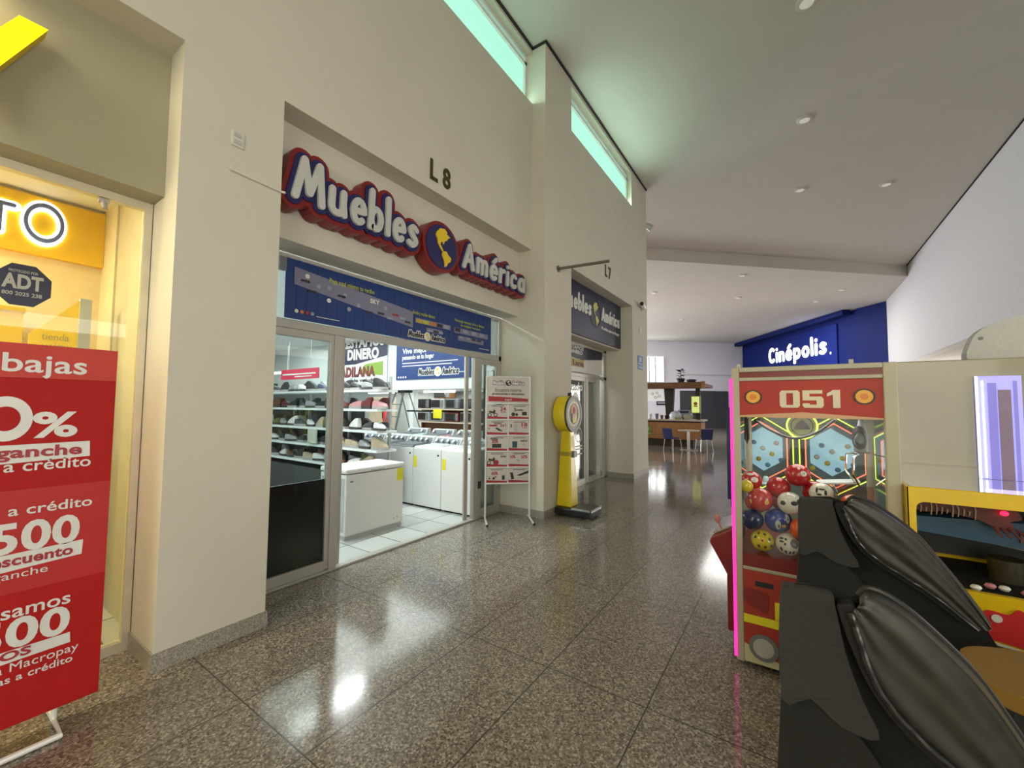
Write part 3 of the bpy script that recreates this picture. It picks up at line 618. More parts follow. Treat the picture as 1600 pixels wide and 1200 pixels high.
# chest freezer by the doorway
t = thing('chest_freezer', 'white chest freezer standing just inside the furniture shop doorway', 'freezer', (-4.62, 3.4, 0))
fx0, fx1, fy0, fy1 = -4.88, -4.35, 2.965, 3.83
MB().box(fx0, fx1, fy0, fy1, .05, .765).build('cabinet', WHITE, t, bevel=.012)
l = MB().box(fx0 - .005, fx1 + .012, fy0 - .008, fy1 + .008, .775, .835).build('lid', WHITE, t, bevel=.02, seg=3)
MB().box(fx1 + .012, fx1 + .02, 3.3, 3.5, .78, .80).build('lid_grip', LGREY, l)
MB().box(fx0 + .02, fx1 - .015, fy0 + .01, fy1 - .01, .0, .05).build('plinth', LGREY, t)
plab(MB().rect(FX(fx1), 3.72, 3.82, .60, .76, 0, .004).build('energy_label', YELP, t), 'yellow energy label')
MB().rect(FX(fx1), 3.02, 3.06, .675, .69, 0, .003).build('badge', GREY, t)
MB().disc(FX(fx1), 3.68, .12, .010, 0, .006).disc(FX(fx1), 3.735, .13, .012, 0, .004).build('drain_plug', LGREY, t)
MB().rect(FY(fy0), fx0 + .03, fx1 - .03, .1, .72, 0, .003).build('side_panel', LGREY, t)

# washing machines
def washer(x, y, wd, lid, knobs, label, sticker, tint=WHITE):
    t = thing('washing_machine', label, 'washing machine', (x, y, 0), 'washing machines in the furniture shop')
    a, b = x - wd / 2 + .004, x + wd / 2 - .004; d = .60
    MB().box(a, b, y, y + d, .03, .92).build('cabinet', tint, t, bevel=.012)
    MB().box(a + .04, b - .04, y + .04, y + d - .04, 0, .03).build('base', BLACKM, t)
    lo = MB().hexa([(a, y, .92), (b, y, .92), (b, y + .42, .935), (a, y + .42, .935), (a + .02, y + .03, .945), (b - .02, y + .03, .945), (b - .02, y + .42, .965), (a + .02, y + .42, .965)]).build('lid', lid, t, bevel=.008)
    MB().hexa([(a + .08, y + .09, .945), (b - .08, y + .09, .945), (b - .08, y + .38, .96), (a + .08, y + .38, .96), (a + .09, y + .1, .957), (b - .09, y + .1, .957), (b - .09, y + .37, .972), (a + .09, y + .37, .972)]).build('lid_window', DGREY if lid is not WHITE else LGREY, lo)
    c = MB().hexa([(a, y + .42, .93), (b, y + .42, .93), (b, y + d, .93), (a, y + d, .93), (a + .01, y + .50, 1.06), (b - .01, y + .50, 1.06), (b - .01, y + d, 1.07), (a + .01, y + d, 1.07)]).build('console', LGREY, t, bevel=.012)
    MB().hexa([(a + .04, y + .418, .955), (b - .04, y + .418, .955), (b - .04, y + .43, .95), (a + .04, y + .43, .95), (a + .04, y + .487, 1.045), (b - .04, y + .487, 1.045), (b - .04, y + .5, 1.04), (a + .04, y + .5, 1.04)]).build('control_panel', mat('console_blue_grey', (.07, .09, .11), .3), c)
    for k in range(knobs):
        q = a + .10 + (wd - .24) * k / max(1, knobs - 1)
        MB().cyl((q, y + .455, 1.0), (q, y + .42, 1.023), .024, 14).build('knob', CHROME, c, smooth=True)
    MB().disc(FY(y), b - .06, .83, .016, 0, .006).build('badge', BLACK, t)
    if sticker: plab(MB().rect(FY(y), a + .02, a + .09, .62, .79, 0, .004).build('energy_label', YELP, t), 'yellow energy label')
    return t
washer(-4.11, 4.62, .62, WHITE, 4, 'white washing machine with white lid nearest the door frame', True)
washer(-4.73, 4.62, .62, WHITE, 4, 'white washing machine with yellow label, second from the door frame', True)
washer(-5.35, 4.62, .62, BLACK, 4, 'washing machine with shiny black lid behind the chest freezer', False)
washer(-5.97, 4.62, .62, BLACK, 4, 'washing machine with dark lid and bright knobs, fourth from the door frame', False)
washer(-6.60, 4.62, .62, GREY, 3, 'washing machine with grey lid at the left end beside the shoe shelves', False)
washer(-7.25, 6.3, .66, mat('mint_lid', (.45, .70, .62), .3), 2, 'back row washing machine with mint green lid', False)
washer(-6.45, 6.3, .66, mat('pink_lid', (.55, .22, .22), .3), 2, 'back row washing machine with pinkish red lid', False)
washer(-5.70, 6.3, .66, SHOPW, 3, 'back row white washing machine nearest the door frame', False)

# appliance shelves under the mezzanine
t = thing('appliance_shelf', 'wide wooden wall shelf of microwaves under the mezzanine', 'shelf', (-8.5, 9.4, 0))
for z in (1.49, 1.10, .70): MB().box(-10.0, -5.2, 9.18, 9.6, z - .04, z).build('shelf', LAMIN, t)
for x in (-9.98, -7.6, -5.22): MB().box(x - .02, x + .02, 9.5, 9.6, 0, 1.75).build('upright', BROWN, t)
MB().box(-10, -5.2, 9.6, 9.63, .3, 1.49).build('back_panel', BROWN, t)
def oven(x, z, wd, h, body, label, win=BLACK):
    t = thing('microwave_oven', label, 'microwave', (x, 9.4, z), 'microwaves on the appliance shelves')
    MB().box(x - wd / 2, x + wd / 2, 9.22, 9.49, z + .01, z + h).build('body', body, t, bevel=.008)
    MB().rect(FY(9.22), x - wd / 2 + .02, x + wd * .24, z + .04, z + h - .03, 0, .012).build('door', win, t)
    MB().rect(FY(9.22), x + wd * .28, x + wd / 2 - .02, z + .04, z + h - .03, 0, .008).build('control_panel', GREY, t)
    MB().cyl((x + wd * .25, 9.20, z + .06), (x + wd * .25, 9.20, z + h - .05), .008, 8).build('handle', CHROME, t)
for i, (x, wd, h, bd, c) in enumerate([(-9.62, .50, .30, BLACK, 'black'), (-9.02, .54, .30, LGREY, 'silver'), (-8.42, .5, .30, GREY, 'dark grey'), (-7.82, .52, .30, BLACK, 'black'), (-7.22, .52, .30, GREY, 'dark grey')]):
    oven(x, 1.49, wd, h, bd, '%s microwave on the upper appliance shelf, %s from the left' % (c, ORD[i]))
for i, (x, wd, h, bd, c) in enumerate([(-9.62, .5, .29, LGREY, 'silver'), (-9.02, .52, .29, LGREY, 'silver'), (-8.42, .52, .28, DRED, 'dark red'), (-7.82, .54, .29, GREY, 'grey'), (-7.22, .5, .28, BLACK, 'black')]):
    oven(x, 1.10, wd, h, bd, '%s microwave on the lower appliance shelf, %s from the left' % (c, ORD[i]))
oven(-8.85, 1.80, .66, .24, BROWN, 'long dark microwave box stacked on top of the upper shelf row')
tag(MB().box(-9.12, -8.78, 9.15, 9.175, 1.20, 1.47).build('price_card', YELP), 'bright yellow price card on the lower microwave shelf', 'price card')
# step ladder
t = thing('step_ladder', 'tall grey aluminium step ladder standing behind the washing machines', 'ladder', (-8.45, 7.4, 0))
LM = mat('ladder_grey', (.22, .23, .23), .4, .5)
ft = [(-9.45, 7.15, 0), (-8.75, 7.15, 0)]; tp = [(-8.72, 7.35, 1.93), (-8.42, 7.35, 1.93)]
for k in range(2):
    MB().tube([ft[k], tp[k]], .028, 6).build('front_rail', LM, t)
    bk = [(-8.2, 7.72, 0), (-7.72, 7.72, 0)][k]; MB().tube([bk, (tp[k][0] + .1, 7.45, 1.93)], .018, 6).build('rear_rail', LM, t)
for k in range(1, 6):
    f = k / 6; p = [tuple(ft[q][c] + (tp[q][c] - ft[q][c]) * f for c in range(3)) for q in (0, 1)]
    MB().box(p[0][0], p[1][0], p[0][1] - .03, p[0][1] + .06, p[0][2] - .012, p[0][2] + .012).build('step', LM, t)
MB().box(-8.80, -8.26, 7.28, 7.52, 1.92, 1.98).build('top_cap', BLACKM, t, bevel=.01)
MB().box(-8.45, -7.78, 7.5, 7.7, 1.42, 1.46).build('paint_shelf', BLACKM, t)
t = thing('fire_extinguisher', 'red fire extinguisher mounted left of the step ladder', 'fire extinguisher', (-10.6, 8.6, .95))
q = (-10.55, 8.55)
MB().lathe((q[0], q[1], .95), (0, 0, 1), [(0, .09), (.02, .11), (.48, .11), (.56, .05), (.60, .04)], 18).build('cylinder', LRED, t, smooth=True)
MB().box(q[0] - .05, q[0] + .10, q[1] - .02, q[1] + .02, 1.56, 1.62).build('valve', BLACK, t)
MB().tube([(q[0] - .05, q[1], 1.58), (q[0] - .2, q[1], 1.5), (q[0] - .2, q[1], 1.2), (q[0] - .13, q[1], 1.05)], .015).build('hose', BLACK, t)
MB().box(q[0] - .06, q[0] + .06, q[1] + .1, q[1] + .14, 0, 1.3).build('stand', GREY, t)
t = thing('wardrobe', 'beige wooden wardrobe between the shoe shelves and the ladder', 'wardrobe', (-11.1, 8.9, 0))
MB().box(-11.6, -10.9, 8.7, 9.2, 0, 1.85).build('body', LAMIN, t); MB().rect(FY(8.7), -11.24, -10.93, .05, 1.8, 0, .01).rect(FY(8.7), -11.58, -11.27, .05, 1.8, 0, .01).build('door', mat('beige_door', (.55, .45, .30), .5), t)
t = thing('television', 'small flat television with a lit yellowish screen at the end of the washing machines', 'television', (-8.6, 5.75, 0))
MB().box(-9.05, -8.35, 5.72, 5.76, .95, 1.32).build('bezel', BLACK, t); MB().rect(FY(5.72), -9.02, -8.38, .98, 1.29, 0, .004).build('screen', em('warm_screen', (.8, .75, .5), .8), t)
MB().box(-8.8, -8.6, 5.7, 5.8, .9, .95).box(-9.2, -8.2, 5.6, 6.0, 0, .9).build('stand', DGREY, t)

# ------------------------------------------------------------------ corner shop L7
fr = FX(-3.25)
t = thing('shop_sign', 'flat dark navy shop sign with white lettering above the corner shop', 'sign', (-3.25, 7.6, 2.9))
MB().box(-3.25, -3.20, 6.06, 9.10, 2.91, 3.87).build('board', NAVY, t)
fr = FX(-3.20); mb = MB()
word(mb, 'Muebles', fr, 6.15, 3.36, .30, 1.25, .058, 0, .012); word(mb, 'América', fr, 7.97, 3.36, .27, 1.0, .055, 0, .012); mb.build('lettering', SIGNW, t)
MB().ring(fr, 7.65, 3.44, .25, .275, 0, .006).build('globe_rim', DBROWN, t)
mb = MB(); globe(mb, fr, 7.65, 3.44, .27, 0, .01, 0, .85); mb.build('globe_continents', mat('pale_yellow', (.6, .56, .16), .5), t)
MB().text('Muebles para tu hogar', fr, 7.95, 3.18, .06, .006, 0, .02, 1.05).build('small_lettering', SIGNW, t)
GX7 = -3.60
struct(MB().box(GX7 - .03, GX7 + .03, 6.05, 9.17, 2.20, 2.27).box(GX7 - .03, GX7 + .03, 8.02, 8.12, 0, 2.20).box(GX7 - .03, GX7 + .03, 9.02, 9.17, 0, 2.88).box(GX7 - .03, GX7 + .03, 6.05, 6.12, 0, 2.88).box(GX7 - .03, GX7 + .03, 6.05, 9.17, 0, .03).box(GX7 - .03, GX7 + .03, 6.05, 9.17, 2.83, 2.88).build('trim_6', ALU, bevel=.004), 'aluminium frame of the corner shop front')
t = thing('window_poster', 'small white and navy printed poster above the corner shop door', 'poster', (GX7, 7.9, 2.3))
MB().rect(FX(GX7), 6.2, 8.98, 2.30, 2.83, -.01, 0).build('sheet', PRINTW, t)
MB().prism([(6.2, 2.83), (6.2, 2.62), (7.9, 2.56), (8.98, 2.66), (8.98, 2.83)], FX(GX7), 0, .004).build('navy_field', NAVY, t)
MB().text('PRESTAMOS', FX(GX7), 7.95, 2.755, .07, .004, 0, .04, .9, 'r', d0=.004).text('DINERO', FX(GX7), 7.9, 2.665, .07, .004, 0, .04, .6, 'r', d0=.004).build('white_lettering', PRINTW, t)
MB().rect(FX(GX7), 7.2, 7.98, 2.40, 2.56, 0, .003).build('gold_patch', mat('gold_patch', (.45, .38, .08), .5), t)
MB().text('Lana', FX(GX7), 7.95, 2.43, .10, .003, 0, .04, .5, 'r', d0=.004).build('maroon_lettering', MT['maroon_ink'], t)
d4 = struct(MB().box(GX7 - .02, GX7 + .02, 6.12, 6.18, .03, 2.2).box(GX7 - .02, GX7 + .02, 7.95, 8.02, .03, 2.2).box(GX7 - .02, GX7 + .02, 6.18, 7.95, 2.12, 2.2).box(GX7 - .02, GX7 + .02, 6.18, 7.95, .03, .12).build('door_4', ALU), 'glazed leaf with white vinyl lettering in the corner shop front')
MB().box(GX7 - .004, GX7 + .004, 6.18, 7.95, .12, 2.12).build('pane', GL, d4)
mb = MB().text('Calzado', FX(GX7 + .005), 7.90, 1.92, .16, .002, 0, .03, .95, 'r').text('2', FX(GX7 + .005), 7.75, 1.45, .40, .002, 0, .05, .30, 'r').ring(FX(GX7 + .005), 7.62, 1.28, .10, .14, 0, .002).ring(FX(GX7 + .005), 7.72, 1.02, .13, .15, 0, .002)
for b in (.78, .72, .62): mb.rect(FX(GX7 + .005), 7.25, 7.88, b, b + .03, 0, .002)
mb.build('vinyl_lettering', SIGNW, d4)
d5 = struct(MB().box(GX7 - .02, GX7 + .02, 8.12, 8.17, .03, 2.2).box(GX7 - .02, GX7 + .02, 8.55, 8.60, .03, 2.2).box(GX7 - .02, GX7 + .02, 8.17, 8.55, 2.12, 2.2).box(GX7 - .02, GX7 + .02, 8.17, 8.55, .03, .12).build('door_5', ALU), 'half open glazed leaf of the corner shop')
MB().box(GX7 - .004, GX7 + .004, 8.17, 8.55, .12, 2.12).build('pane', GL, d5)
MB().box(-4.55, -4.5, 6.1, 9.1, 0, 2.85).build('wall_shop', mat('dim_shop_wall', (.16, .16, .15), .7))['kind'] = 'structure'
t = thing('refrigerator', 'white appliance showing through the half open leaf of the corner shop', 'refrigerator', (-4.2, 8.35, 0))
MB().box(-4.45, -3.95, 8.1, 8.62, .04, 1.05).build('cabinet', WHITE, t, bevel=.01); MB().box(-3.95, -3.94, 8.12, 8.6, .06, .5).box(-3.95, -3.94, 8.12, 8.6, .53, 1.03).build('door', WHITE, t)
MB().box(-4.4, -4.0, 8.12, 8.6, 0, .04).build('base', BLACKM, t)
t = thing('display_cabinet', 'pale display cabinet behind the lettered glass of the corner shop', 'cabinet', (-4.25, 7.4, 0))
MB().box(-4.48, -4.0, 7.0, 7.85, .3, .62).build('body', WHITE, t); MB().box(-4.45, -4.05, 7.05, 7.8, 0, .3).build('base', BLACKM, t)

# ------------------------------------------------------------------ promotional rack in front of the shop
rk = thing('poster_rack', 'white metal promotion rack with small printed cards before the furniture shop', 'poster stand', (-3.37, 4.875, 0))
CX, CY = -3.37, 4.875
Ux, Uy = (math.cos(math.radians(42)), math.sin(math.radians(42)))
FRK = ((CX, CY, 0), (Ux, Uy, 0), (0, 0, 1), (Uy, -Ux, 0))
def rk_fr(): return FRK
hw = .315; mb = MB()
def P3(a, b, d=0): o, u, v, n = [Vector(q) for q in FRK]; return o + u * a + v * b + n * d
for s_ in (-1, 1): MB().tube([P3(s_ * hw, .03), P3(s_ * hw, 2.02)], .013, 8).build('post', WHITE, rk, smooth=True)
for s_ in (-1, 1):
    f = MB().tube([P3(s_ * hw, .02, -.22 if s_ < 0 else -.13), P3(s_ * hw, .02, .36)], .014, 8).build('foot', WHITE, rk, smooth=True)
    MB().tube([P3(s_ * hw, .02, .355), P3(s_ * hw, .02, .375)], .016, 8).build('rubber_cap', BLACK, f)
rows_z = [.50, .725, .95, 1.175, 1.40]
mb = MB()
for z in rows_z + [1.63, 2.01]: mb.tube([P3(-hw, z), P3(hw, z)], .011, 8)
mb.tube([P3(0, .5), P3(0, 1.63)], .007, 6).build('rails', WHITE, rk, smooth=True)
hd = MB().rect(FRK, -hw + .015, hw - .015, 1.645, 1.995, -.004, .004).build('header_card', CARD, rk)
mb = MB(); mini_logo(mb, FRK, -.23, 1.90, .46, 0, 1, 1, .004); mb.build('logo', [INKK, SIGNW], hd)
MB().text('Encuentra nuestras', FRK, 0, 1.80, .05, .002, 0, 0, .38, 'c', d0=.004).text('promociones y descuentos', FRK, 0, 1.755, .032, .002, 0, .03, .46, 'c', d0=.004).build('lettering', INKK, hd)
MB().prism([(-.285, 1.735), (-.285, 1.66), (.285, 1.66), (.285, 1.70), (0, 1.72)], FRK, .004, .006).build('red_band', INKR, hd)
MB().text('aquí', FRK, 0, 1.675, .028, .002, 0, .02, .1, 'c', d0=.006).build('white_lettering', CARD, hd)
cards = [('24', 'moto'), ('5', 'group'), ('2x1', 'shoe'), ('18', 'fridge'), ('50%', 'tv'), ('', 'phone'), ('', 'moto2'), ('50%', 'price'), ('60%', 'kit'), ('', 'bed')]
for i, (n_, kind) in enumerate(cards):
    r, c = divmod(i, 2); z0 = rows_z[4 - r] + .013; a0 = -hw + .015 if c == 0 else .012; a1 = a0 + hw - .028
    cd_ = MB().rect(FRK, a0, a1, z0, z0 + .195, -.003, .003).build('promo_card', CARD, rk); am = (a0 + a1) / 2
    MB().prism([(a0, z0), (a1, z0), (a1, z0 + .022), (am, z0 + .03), (a0, z0 + .036)], FRK, .003, .005).build('red_band', INKR, cd_)
    mb = MB()
    if n_: mb.text(n_, FRK, a1 - .02, z0 + .115, .05 if len(n_) < 3 else .04, .002, 1, .03, .085 if len(n_) > 1 else .04, 'r', d0=.003) if kind not in ('group', 'tv', 'kit') else mb.text(n_, FRK, a0 + .07, z0 + .11, .042, .002, 1 if n_ != '5' else 0, .03, .035 if n_ == '5' else .09, 'l', d0=.003)
    mb.rect(FRK, a0 + .06, a1 - .05, z0 + .175, z0 + .183, .003, .005, 0)
    if kind == 'group': mb.text('meses', FRK, a0 + .11, z0 + .115, .03, .002, 0, .03, .09, 'l', d0=.003)
    if kind in ('moto', 'moto2'):
        x = a0 + .075
        for dx in (-.042, .045): mb.ring(FRK, x + dx, z0 + .055, .018, .029, .003, .005, 0, 16)
        mb.prism([(x - .05, z0 + .09), (x + .03, z0 + .07), (x + .045, z0 + .11), (x + .02, z0 + .135), (x + .005, z0 + .105), (x - .05, z0 + .115)], FRK, .003, .005, 0)
        if kind == 'moto2': mb.disc(FRK, x + .06, z0 + .06, .035, .005, .007, 1).text('PROMO', FRK, a1 - .01, z0 + .13, .022, .002, 0, .03, .08, 'r', d0=.003)
        else: mb.text('meses', FRK, a1 - .02, z0 + .09, .02, .002, 1, .02, .075, 'r', d0=.003)
    elif kind == 'group':
        mb.disc(FRK, a0 + .06, z0 + .065, .028, .003, .005, 0).disc(FRK, a0 + .11, z0 + .06, .02, .003, .005, 0).rect(FRK, a1 - .10, a1 - .03, z0 + .05, z0 + .10, .003, .005, 0)
    elif kind == 'shoe':
        mb.prism([(am - .03, z0 + .09), (am + .0, z0 + .10), (am + .07, z0 + .06), (am + .075, z0 + .045), (am + .02, z0 + .055)], FRK, .003, .005, 0).disc(FRK, a0 + .03, z0 + .085, .008, .003, .005, 0)
        mb.text('Calzado', FRK, am, z0 + .15, .02, .002, 0, .03, .10, 'c', d0=.003).rect(FRK, a0 + .03, am, z0 + .118, z0 + .140, .003, .005, 1)
    elif kind == 'fridge':
        mb.rect(FRK, a0 + .07, a0 + .125, z0 + .04, z0 + .15, .003, .005, 2).rect(FRK, a0 + .025, a0 + .04, z0 + .10, z0 + .15, .003, .005, 0).text('meses', FRK, a1 - .02, z0 + .09, .02, .002, 1, .02, .075, 'r', d0=.003)
    elif kind == 'tv':
        mb.rect(FRK, am - .07, am + .06, z0 + .04, z0 + .095, .003, .005, 0).text('Muebles', FRK, a0 + .05, z0 + .155, .022, .002, 0, .03, .10, 'l', d0=.003)
    elif kind == 'phone':
        mb.rect(FRK, a0 + .05, a0 + .12, z0 + .04, z0 + .13, .003, .005, 3).text('telefonía', FRK, a1 - .02, z0 + .125, .025, .002, 0, .03, .10, 'r', d0=.003).disc(FRK, a1 - .07, z0 + .08, .02, .003, .005, 2)
    elif kind == 'price':
        mb.text('20%', FRK, a0 + .02, z0 + .12, .035, .002, 1, .03, .075, 'l', d0=.003).text('7½', FRK, am, z0 + .06, .035, .002, 0, .0, .04, 'c', d0=.003)
    elif kind == 'kit':
        mb.rect(FRK, a1 - .07, a1 - .03, z0 + .04, z0 + .10, .003, .005, 0).disc(FRK, a0 + .1, z0 + .06, .018, .003, .005, 0).disc(FRK, a0 + .13, z0 + .08, .012, .003, .005, 1).disc(FRK, a0 + .04, z0 + .06, .012, .003, .005, 0)
    elif kind == 'bed':
        mb.prism([(a0 + .02, z0 + .14), (a0 + .06, z0 + .14), (a0 + .08, z0 + .05), (a0 + .04, z0 + .04)], FRK, .003, .005, 0).prism([(am - .03, z0 + .10), (a1, z0 + .165), (a1, z0 + .13), (am + .02, z0 + .09)], FRK, .003, .005, 0).rect(FRK, am - .02, a1 - .02, z0 + .06, z0 + .072, .003, .005, 2)
    mb.build('print', [INKK, INKR, LGREY, mat('teal_ink', (.02, .10, .10), .5)], cd_)

# ------------------------------------------------------------------ yellow weighing scale
sc_ = thing('weighing_scale', 'yellow coin weighing scale with a round dial standing against the column', 'scale', (-2.66, 5.66, 0))
SX, SY = -2.82, 5.66
MB().box(-2.935, -2.36, 5.46, 5.86, .02, .125).build('base', BLACK, sc_, bevel=.02)
MB().box(-2.66, -2.375, 5.475, 5.845, .125, .135).build('platform', mat('worn_rubber', (.06, .06, .06), .4), sc_)
MB().box(-2.67, -2.362, 5.462, 5.475, .118, .14).box(-2.375, -2.362, 5.462, 5.858, .118, .14).build('platform_edge', CHROME, sc_)
for y in (5.5, 5.82): MB().cyl((-2.42, y, 0), (-2.42, y, .02), .02, 10).build('caster', GREY, sc_)
MB().hexa([(-2.94, 5.54, .125), (-2.70, 5.54, .125), (-2.70, 5.78, .125), (-2.94, 5.78, .125), (-2.89, 5.60, 1.30), (-2.75, 5.60, 1.30), (-2.75, 5.74, 1.30), (-2.89, 5.74, 1.30)]).build('column', YELS, sc_, bevel=.012)
MB().box(-2.92, -2.72, 5.575, 5.765, .86, .92).build('coin_collar', mat('brass', (.45, .36, .06), .35, .5), sc_, bevel=.005)
MB().box(-2.72, -2.69, 5.62, 5.72, .84, .93).build('coin_slot', GREY, sc_)
dr = MB().lathe((-2.935, SY, 1.485), (1, 0, 0), [(0, .25), (.01, .27), (.20, .27), (.215, .265)], 40).build('dial_drum', YELS, sc_, smooth=True)
FD = FX(-2.72, SY, 1.485)
MB().ring(FD, 0, 0, .225, .272, -.02, .012, n=40).build('dial_rim', mat('dark_rim', (.05, .045, .035), .4), dr)
MB().ring(FD, 0, 0, .155, .226, -.01, .006, n=40).build('dial_scale', mat('dial_cream', (.62, .58, .47), .4), dr)
dl = MB().disc(FD, 0, 0, .158, -.01, .004, n=32).build('dial_face', GREEN, dr)
mb = MB().disc(FD, 0, .045, .10, .004, .007, 0).prism([(-.09, -.02), (.1, .0), (.09, -.12), (-.02, -.14)], FD, .004, .006, 1).rect(FD, -.08, -.045, -.12, .01, .006, .008, 2)
mb.disc(FD, .0, .05, .05, .007, .009, 3).build('dial_print', [mat('dial_orange', (.55, .12, .02), .4), mat('dial_yellow', (.6, .45, .03), .4), INKK, INKR], dl)
mb = MB()
for k in range(40): q = 2 * PI * k / 40; mb.prism([(math.cos(q + d) * r, math.sin(q + d) * r) for d, r in ((-.012, .19), (-.012, .215), (.012, .215), (.012, .19))], FD, .006, .008)
mb.build('tick_marks', INKK, dr)
MB().tube([(-2.80, SY, 1.74), (-2.80, SY, 1.79), (-2.77, SY, 1.80), (-2.77, SY, 1.75)], .018, 8).build('hanger_hook', BLACK, sc_, smooth=True)

# ------------------------------------------------------------------ red price board of the yellow shop
XB = -3.06
rb = thing('price_board', 'tall red promotional board with white percent and price lettering', 'sign board', (XB, .12, 0))
MB().box(XB - .02, XB, -.45, .653, .08, 1.88).build('panel', mat('board_red', (.42, .008, .007), .6, spec=.25), rb, bevel=.004)
MB().box(XB, XB + .006, -.45, .651, 1.715, 1.88).build('header_strip', mat('board_red_light', (.55, .035, .022), .55), rb)
MB().box(XB, XB + .003, -.45, .651, .70, 1.18).build('middle_strip', mat('board_red_mid', (.47, .010, .008), .55), rb)
fr = FX(XB + .007)
MB().text('Rebajas', fr, .535, 1.745, .085, .002, 0, .015, .44, 'r').build('header_lettering', SIGNW, rb)
f2 = FX(XB + .001)
mb = MB().text('%', f2, .515, 1.43, .115, .002, 0, .03, .155, 'r').ring(f2, .276, 1.519, .058, .106, 0, .0026, e=.8).text('1', f2, .17, 1.415, .27, .002, 0, .04, align='r')
mb.prism([(-.3, 1.28), (.566, 1.32), (.563, 1.398), (-.3, 1.385)], f2, 0, .002)
mb.text('Celulares a crédito', f2, .571, 1.268, .052, .002, 0, .01, .62, 'r').build('percent_lettering', SIGNW, rb)
for a_ in (('enganche', f2, .535, 1.335, .05, .003, 0, .03, .38, 'r'), ('descuento', f2, .525, .83, .045, .005, 0, .03, .30, 'r'), ('PESOS', f2, .405, .396, .036, .003, 0, .03, .21, 'r')): MB().text(*a_, d0=.002).build('red_lettering', INKR, rb)
f3 = FX(XB + .004)
MB().text('Celulares a crédito', f3, .585, 1.062, .046, .002, 0, .012, .60, 'r').text('$500', f3, .545, .892, .13, .002, 0, .03, .40, 'r').prism([(-.3, .765), (.557, .820), (.56, .892), (-.3, .86)], f3, 0, .002).text('sin enganche', f3, .442, .768, .034, .002, 0, 0, .32, 'r').build('discount_lettering', SIGNW, rb)
MB().text('Te regresamos', f2, .528, .585, .058, .002, 0, .012, .55, 'r').text('500', f2, .53, .447, .125, .002, 0, .03, .31, 'r').prism([(-.3, .36), (.536, .387), (.533, .437), (-.3, .43)], f2, 0, .002).text('en tu carterita Macropay', f2, .567, .337, .038, .002, 0, 0, .58, 'r').text('en tus compras a crédito', f2, .548, .288, .032, .002, 0, .01, .52, 'r').build('price_lettering', SIGNW, rb)
MB().tube([(XB - .2, .50, .016), (XB + .14, .50, .016), (XB + .14, -.40, .016), (XB - .2, -.40, .016)], .014, 8).build('stand_foot', WHITE, rb, smooth=True)
for y in (.50, -.40): MB().tube([(XB - .033, y, .016), (XB - .033, y, .5)], .012, 8).build('stand_post', WHITE, rb, smooth=True)

# ------------------------------------------------------------------ yellow shop interior
t = thing('illuminated_sign', 'golden yellow wall panel with white haloed capital letters in the left shop', 'sign', (-5.1, -.5, 2.76))
MB().box(-5.1, -5.04, -2.5, .943, 2.79, 3.267).build('panel', GOLD, t)
fr = FX(-5.04)
T_ = [(.33, 3.135), (.445, 3.135)]
h_ = MB(); h_.ring(fr, .58, 3.05, .10, .187, .015, .025, n=40, e=.69); h_.stroke([(.27, 3.13), (.42, 3.13)], .075, fr, .015, .025); h_.stroke([(.35, 3.13), (.35, 2.92)], .07, fr, .015, .025)
h_.build('halo_light', HALO, t)
l_ = MB(); l_.ring(fr, .58, 3.05, .128, .160, .025, .05, n=40, e=.69); l_.stroke([(.275, 3.13), (.415, 3.13)], .028, fr, .025, .05); l_.stroke([(.35, 3.13), (.35, 2.92)], .026, fr, .025, .05)
l_.build('lettering', mat('blue_grey_letter', (.10, .14, .40), .4), t)
t = thing('sticker', 'dark blue octagonal alarm company sticker on the left shop glass', 'sticker', (-3.628, .27, 2.14))
fr = FX(-3.63, .355, 2.265)
MB().prism([(.125 * math.cos(PI / 8 + k * PI / 4) * .95, .128 * math.sin(PI / 8 + k * PI / 4)) for k in range(8)], fr, 0, .004).build('plate', mat('alarm_navy', (.012, .014, .045), .4), t)
MB().text('ADT', fr, 0, -.02, .075, .002, 0, .04, .155, 'c', d0=.004).text('800 2025 238', fr, 0, -.062, .02, .002, 0, .02, .15, 'c', d0=.004).text('PROTEGIDO POR', fr, 0, .07, .014, .002, 0, .01, .11, 'c', d0=.004).build('lettering', mat('alarm_print', (.38, .40, .36), .5), t)
YB = mat('bright_yellow_laminate', (.95, .62, 0), .4)
t = thing('display_counter', 'bright yellow shop counter unit behind the red price board', 'counter', (-4.5, .4, 0))
MB().box(-5.0, -4.62, -1.2, .465, 0, 2.25).build('body', YB, t)
MB().box(-5.02, -4.60, -1.2, .475, 2.25, 2.28).build('top', YB, t)
t = thing('standee', 'tall yellow panel with faint blue print standing in the left shop', 'standee', (-4.6, .6, 0))
MB().prism([(.49, 0), (.735, 0), (.735, 2.384), (.49, 2.09)], FX(-4.55), -.03, 0).build('board', YB, t); MB().text('tienda', FX(-4.55), .55, 2.06, .05, .003, 0, 0, .14).text('conéctate', FX(-4.55), .55, 1.99, .05, .003, 0, 0, .16).build('lettering', mat('faint_print', (.45, .38, .08), .5), t)
# raised yellow letter on the header
YL = [(.195, 3.30), (.348, 3.615), (.246, 3.615), (.145, 3.42), (.045, 3.615), (-.06, 3.615), (.095, 3.30), (.095, 3.06), (.195, 3.06)]
MB().box(-4.58, -4.53, .735, .80, 0, 2.40).build('edge_post', LGREY, t)
t = thing('sign_letter', 'big glowing yellow letter of the left shop sign in the upper left corner', 'sign letter', (-3.41, .14, 3.06))
MB().prism(YL, FX(-3.41), .02, .11).build('letter_body', mat('letter_return', (.6, .42, 0), .5), t)
MB().prism(YL, FX(-3.41), .11, .115).build('letter_face', YLET, t)

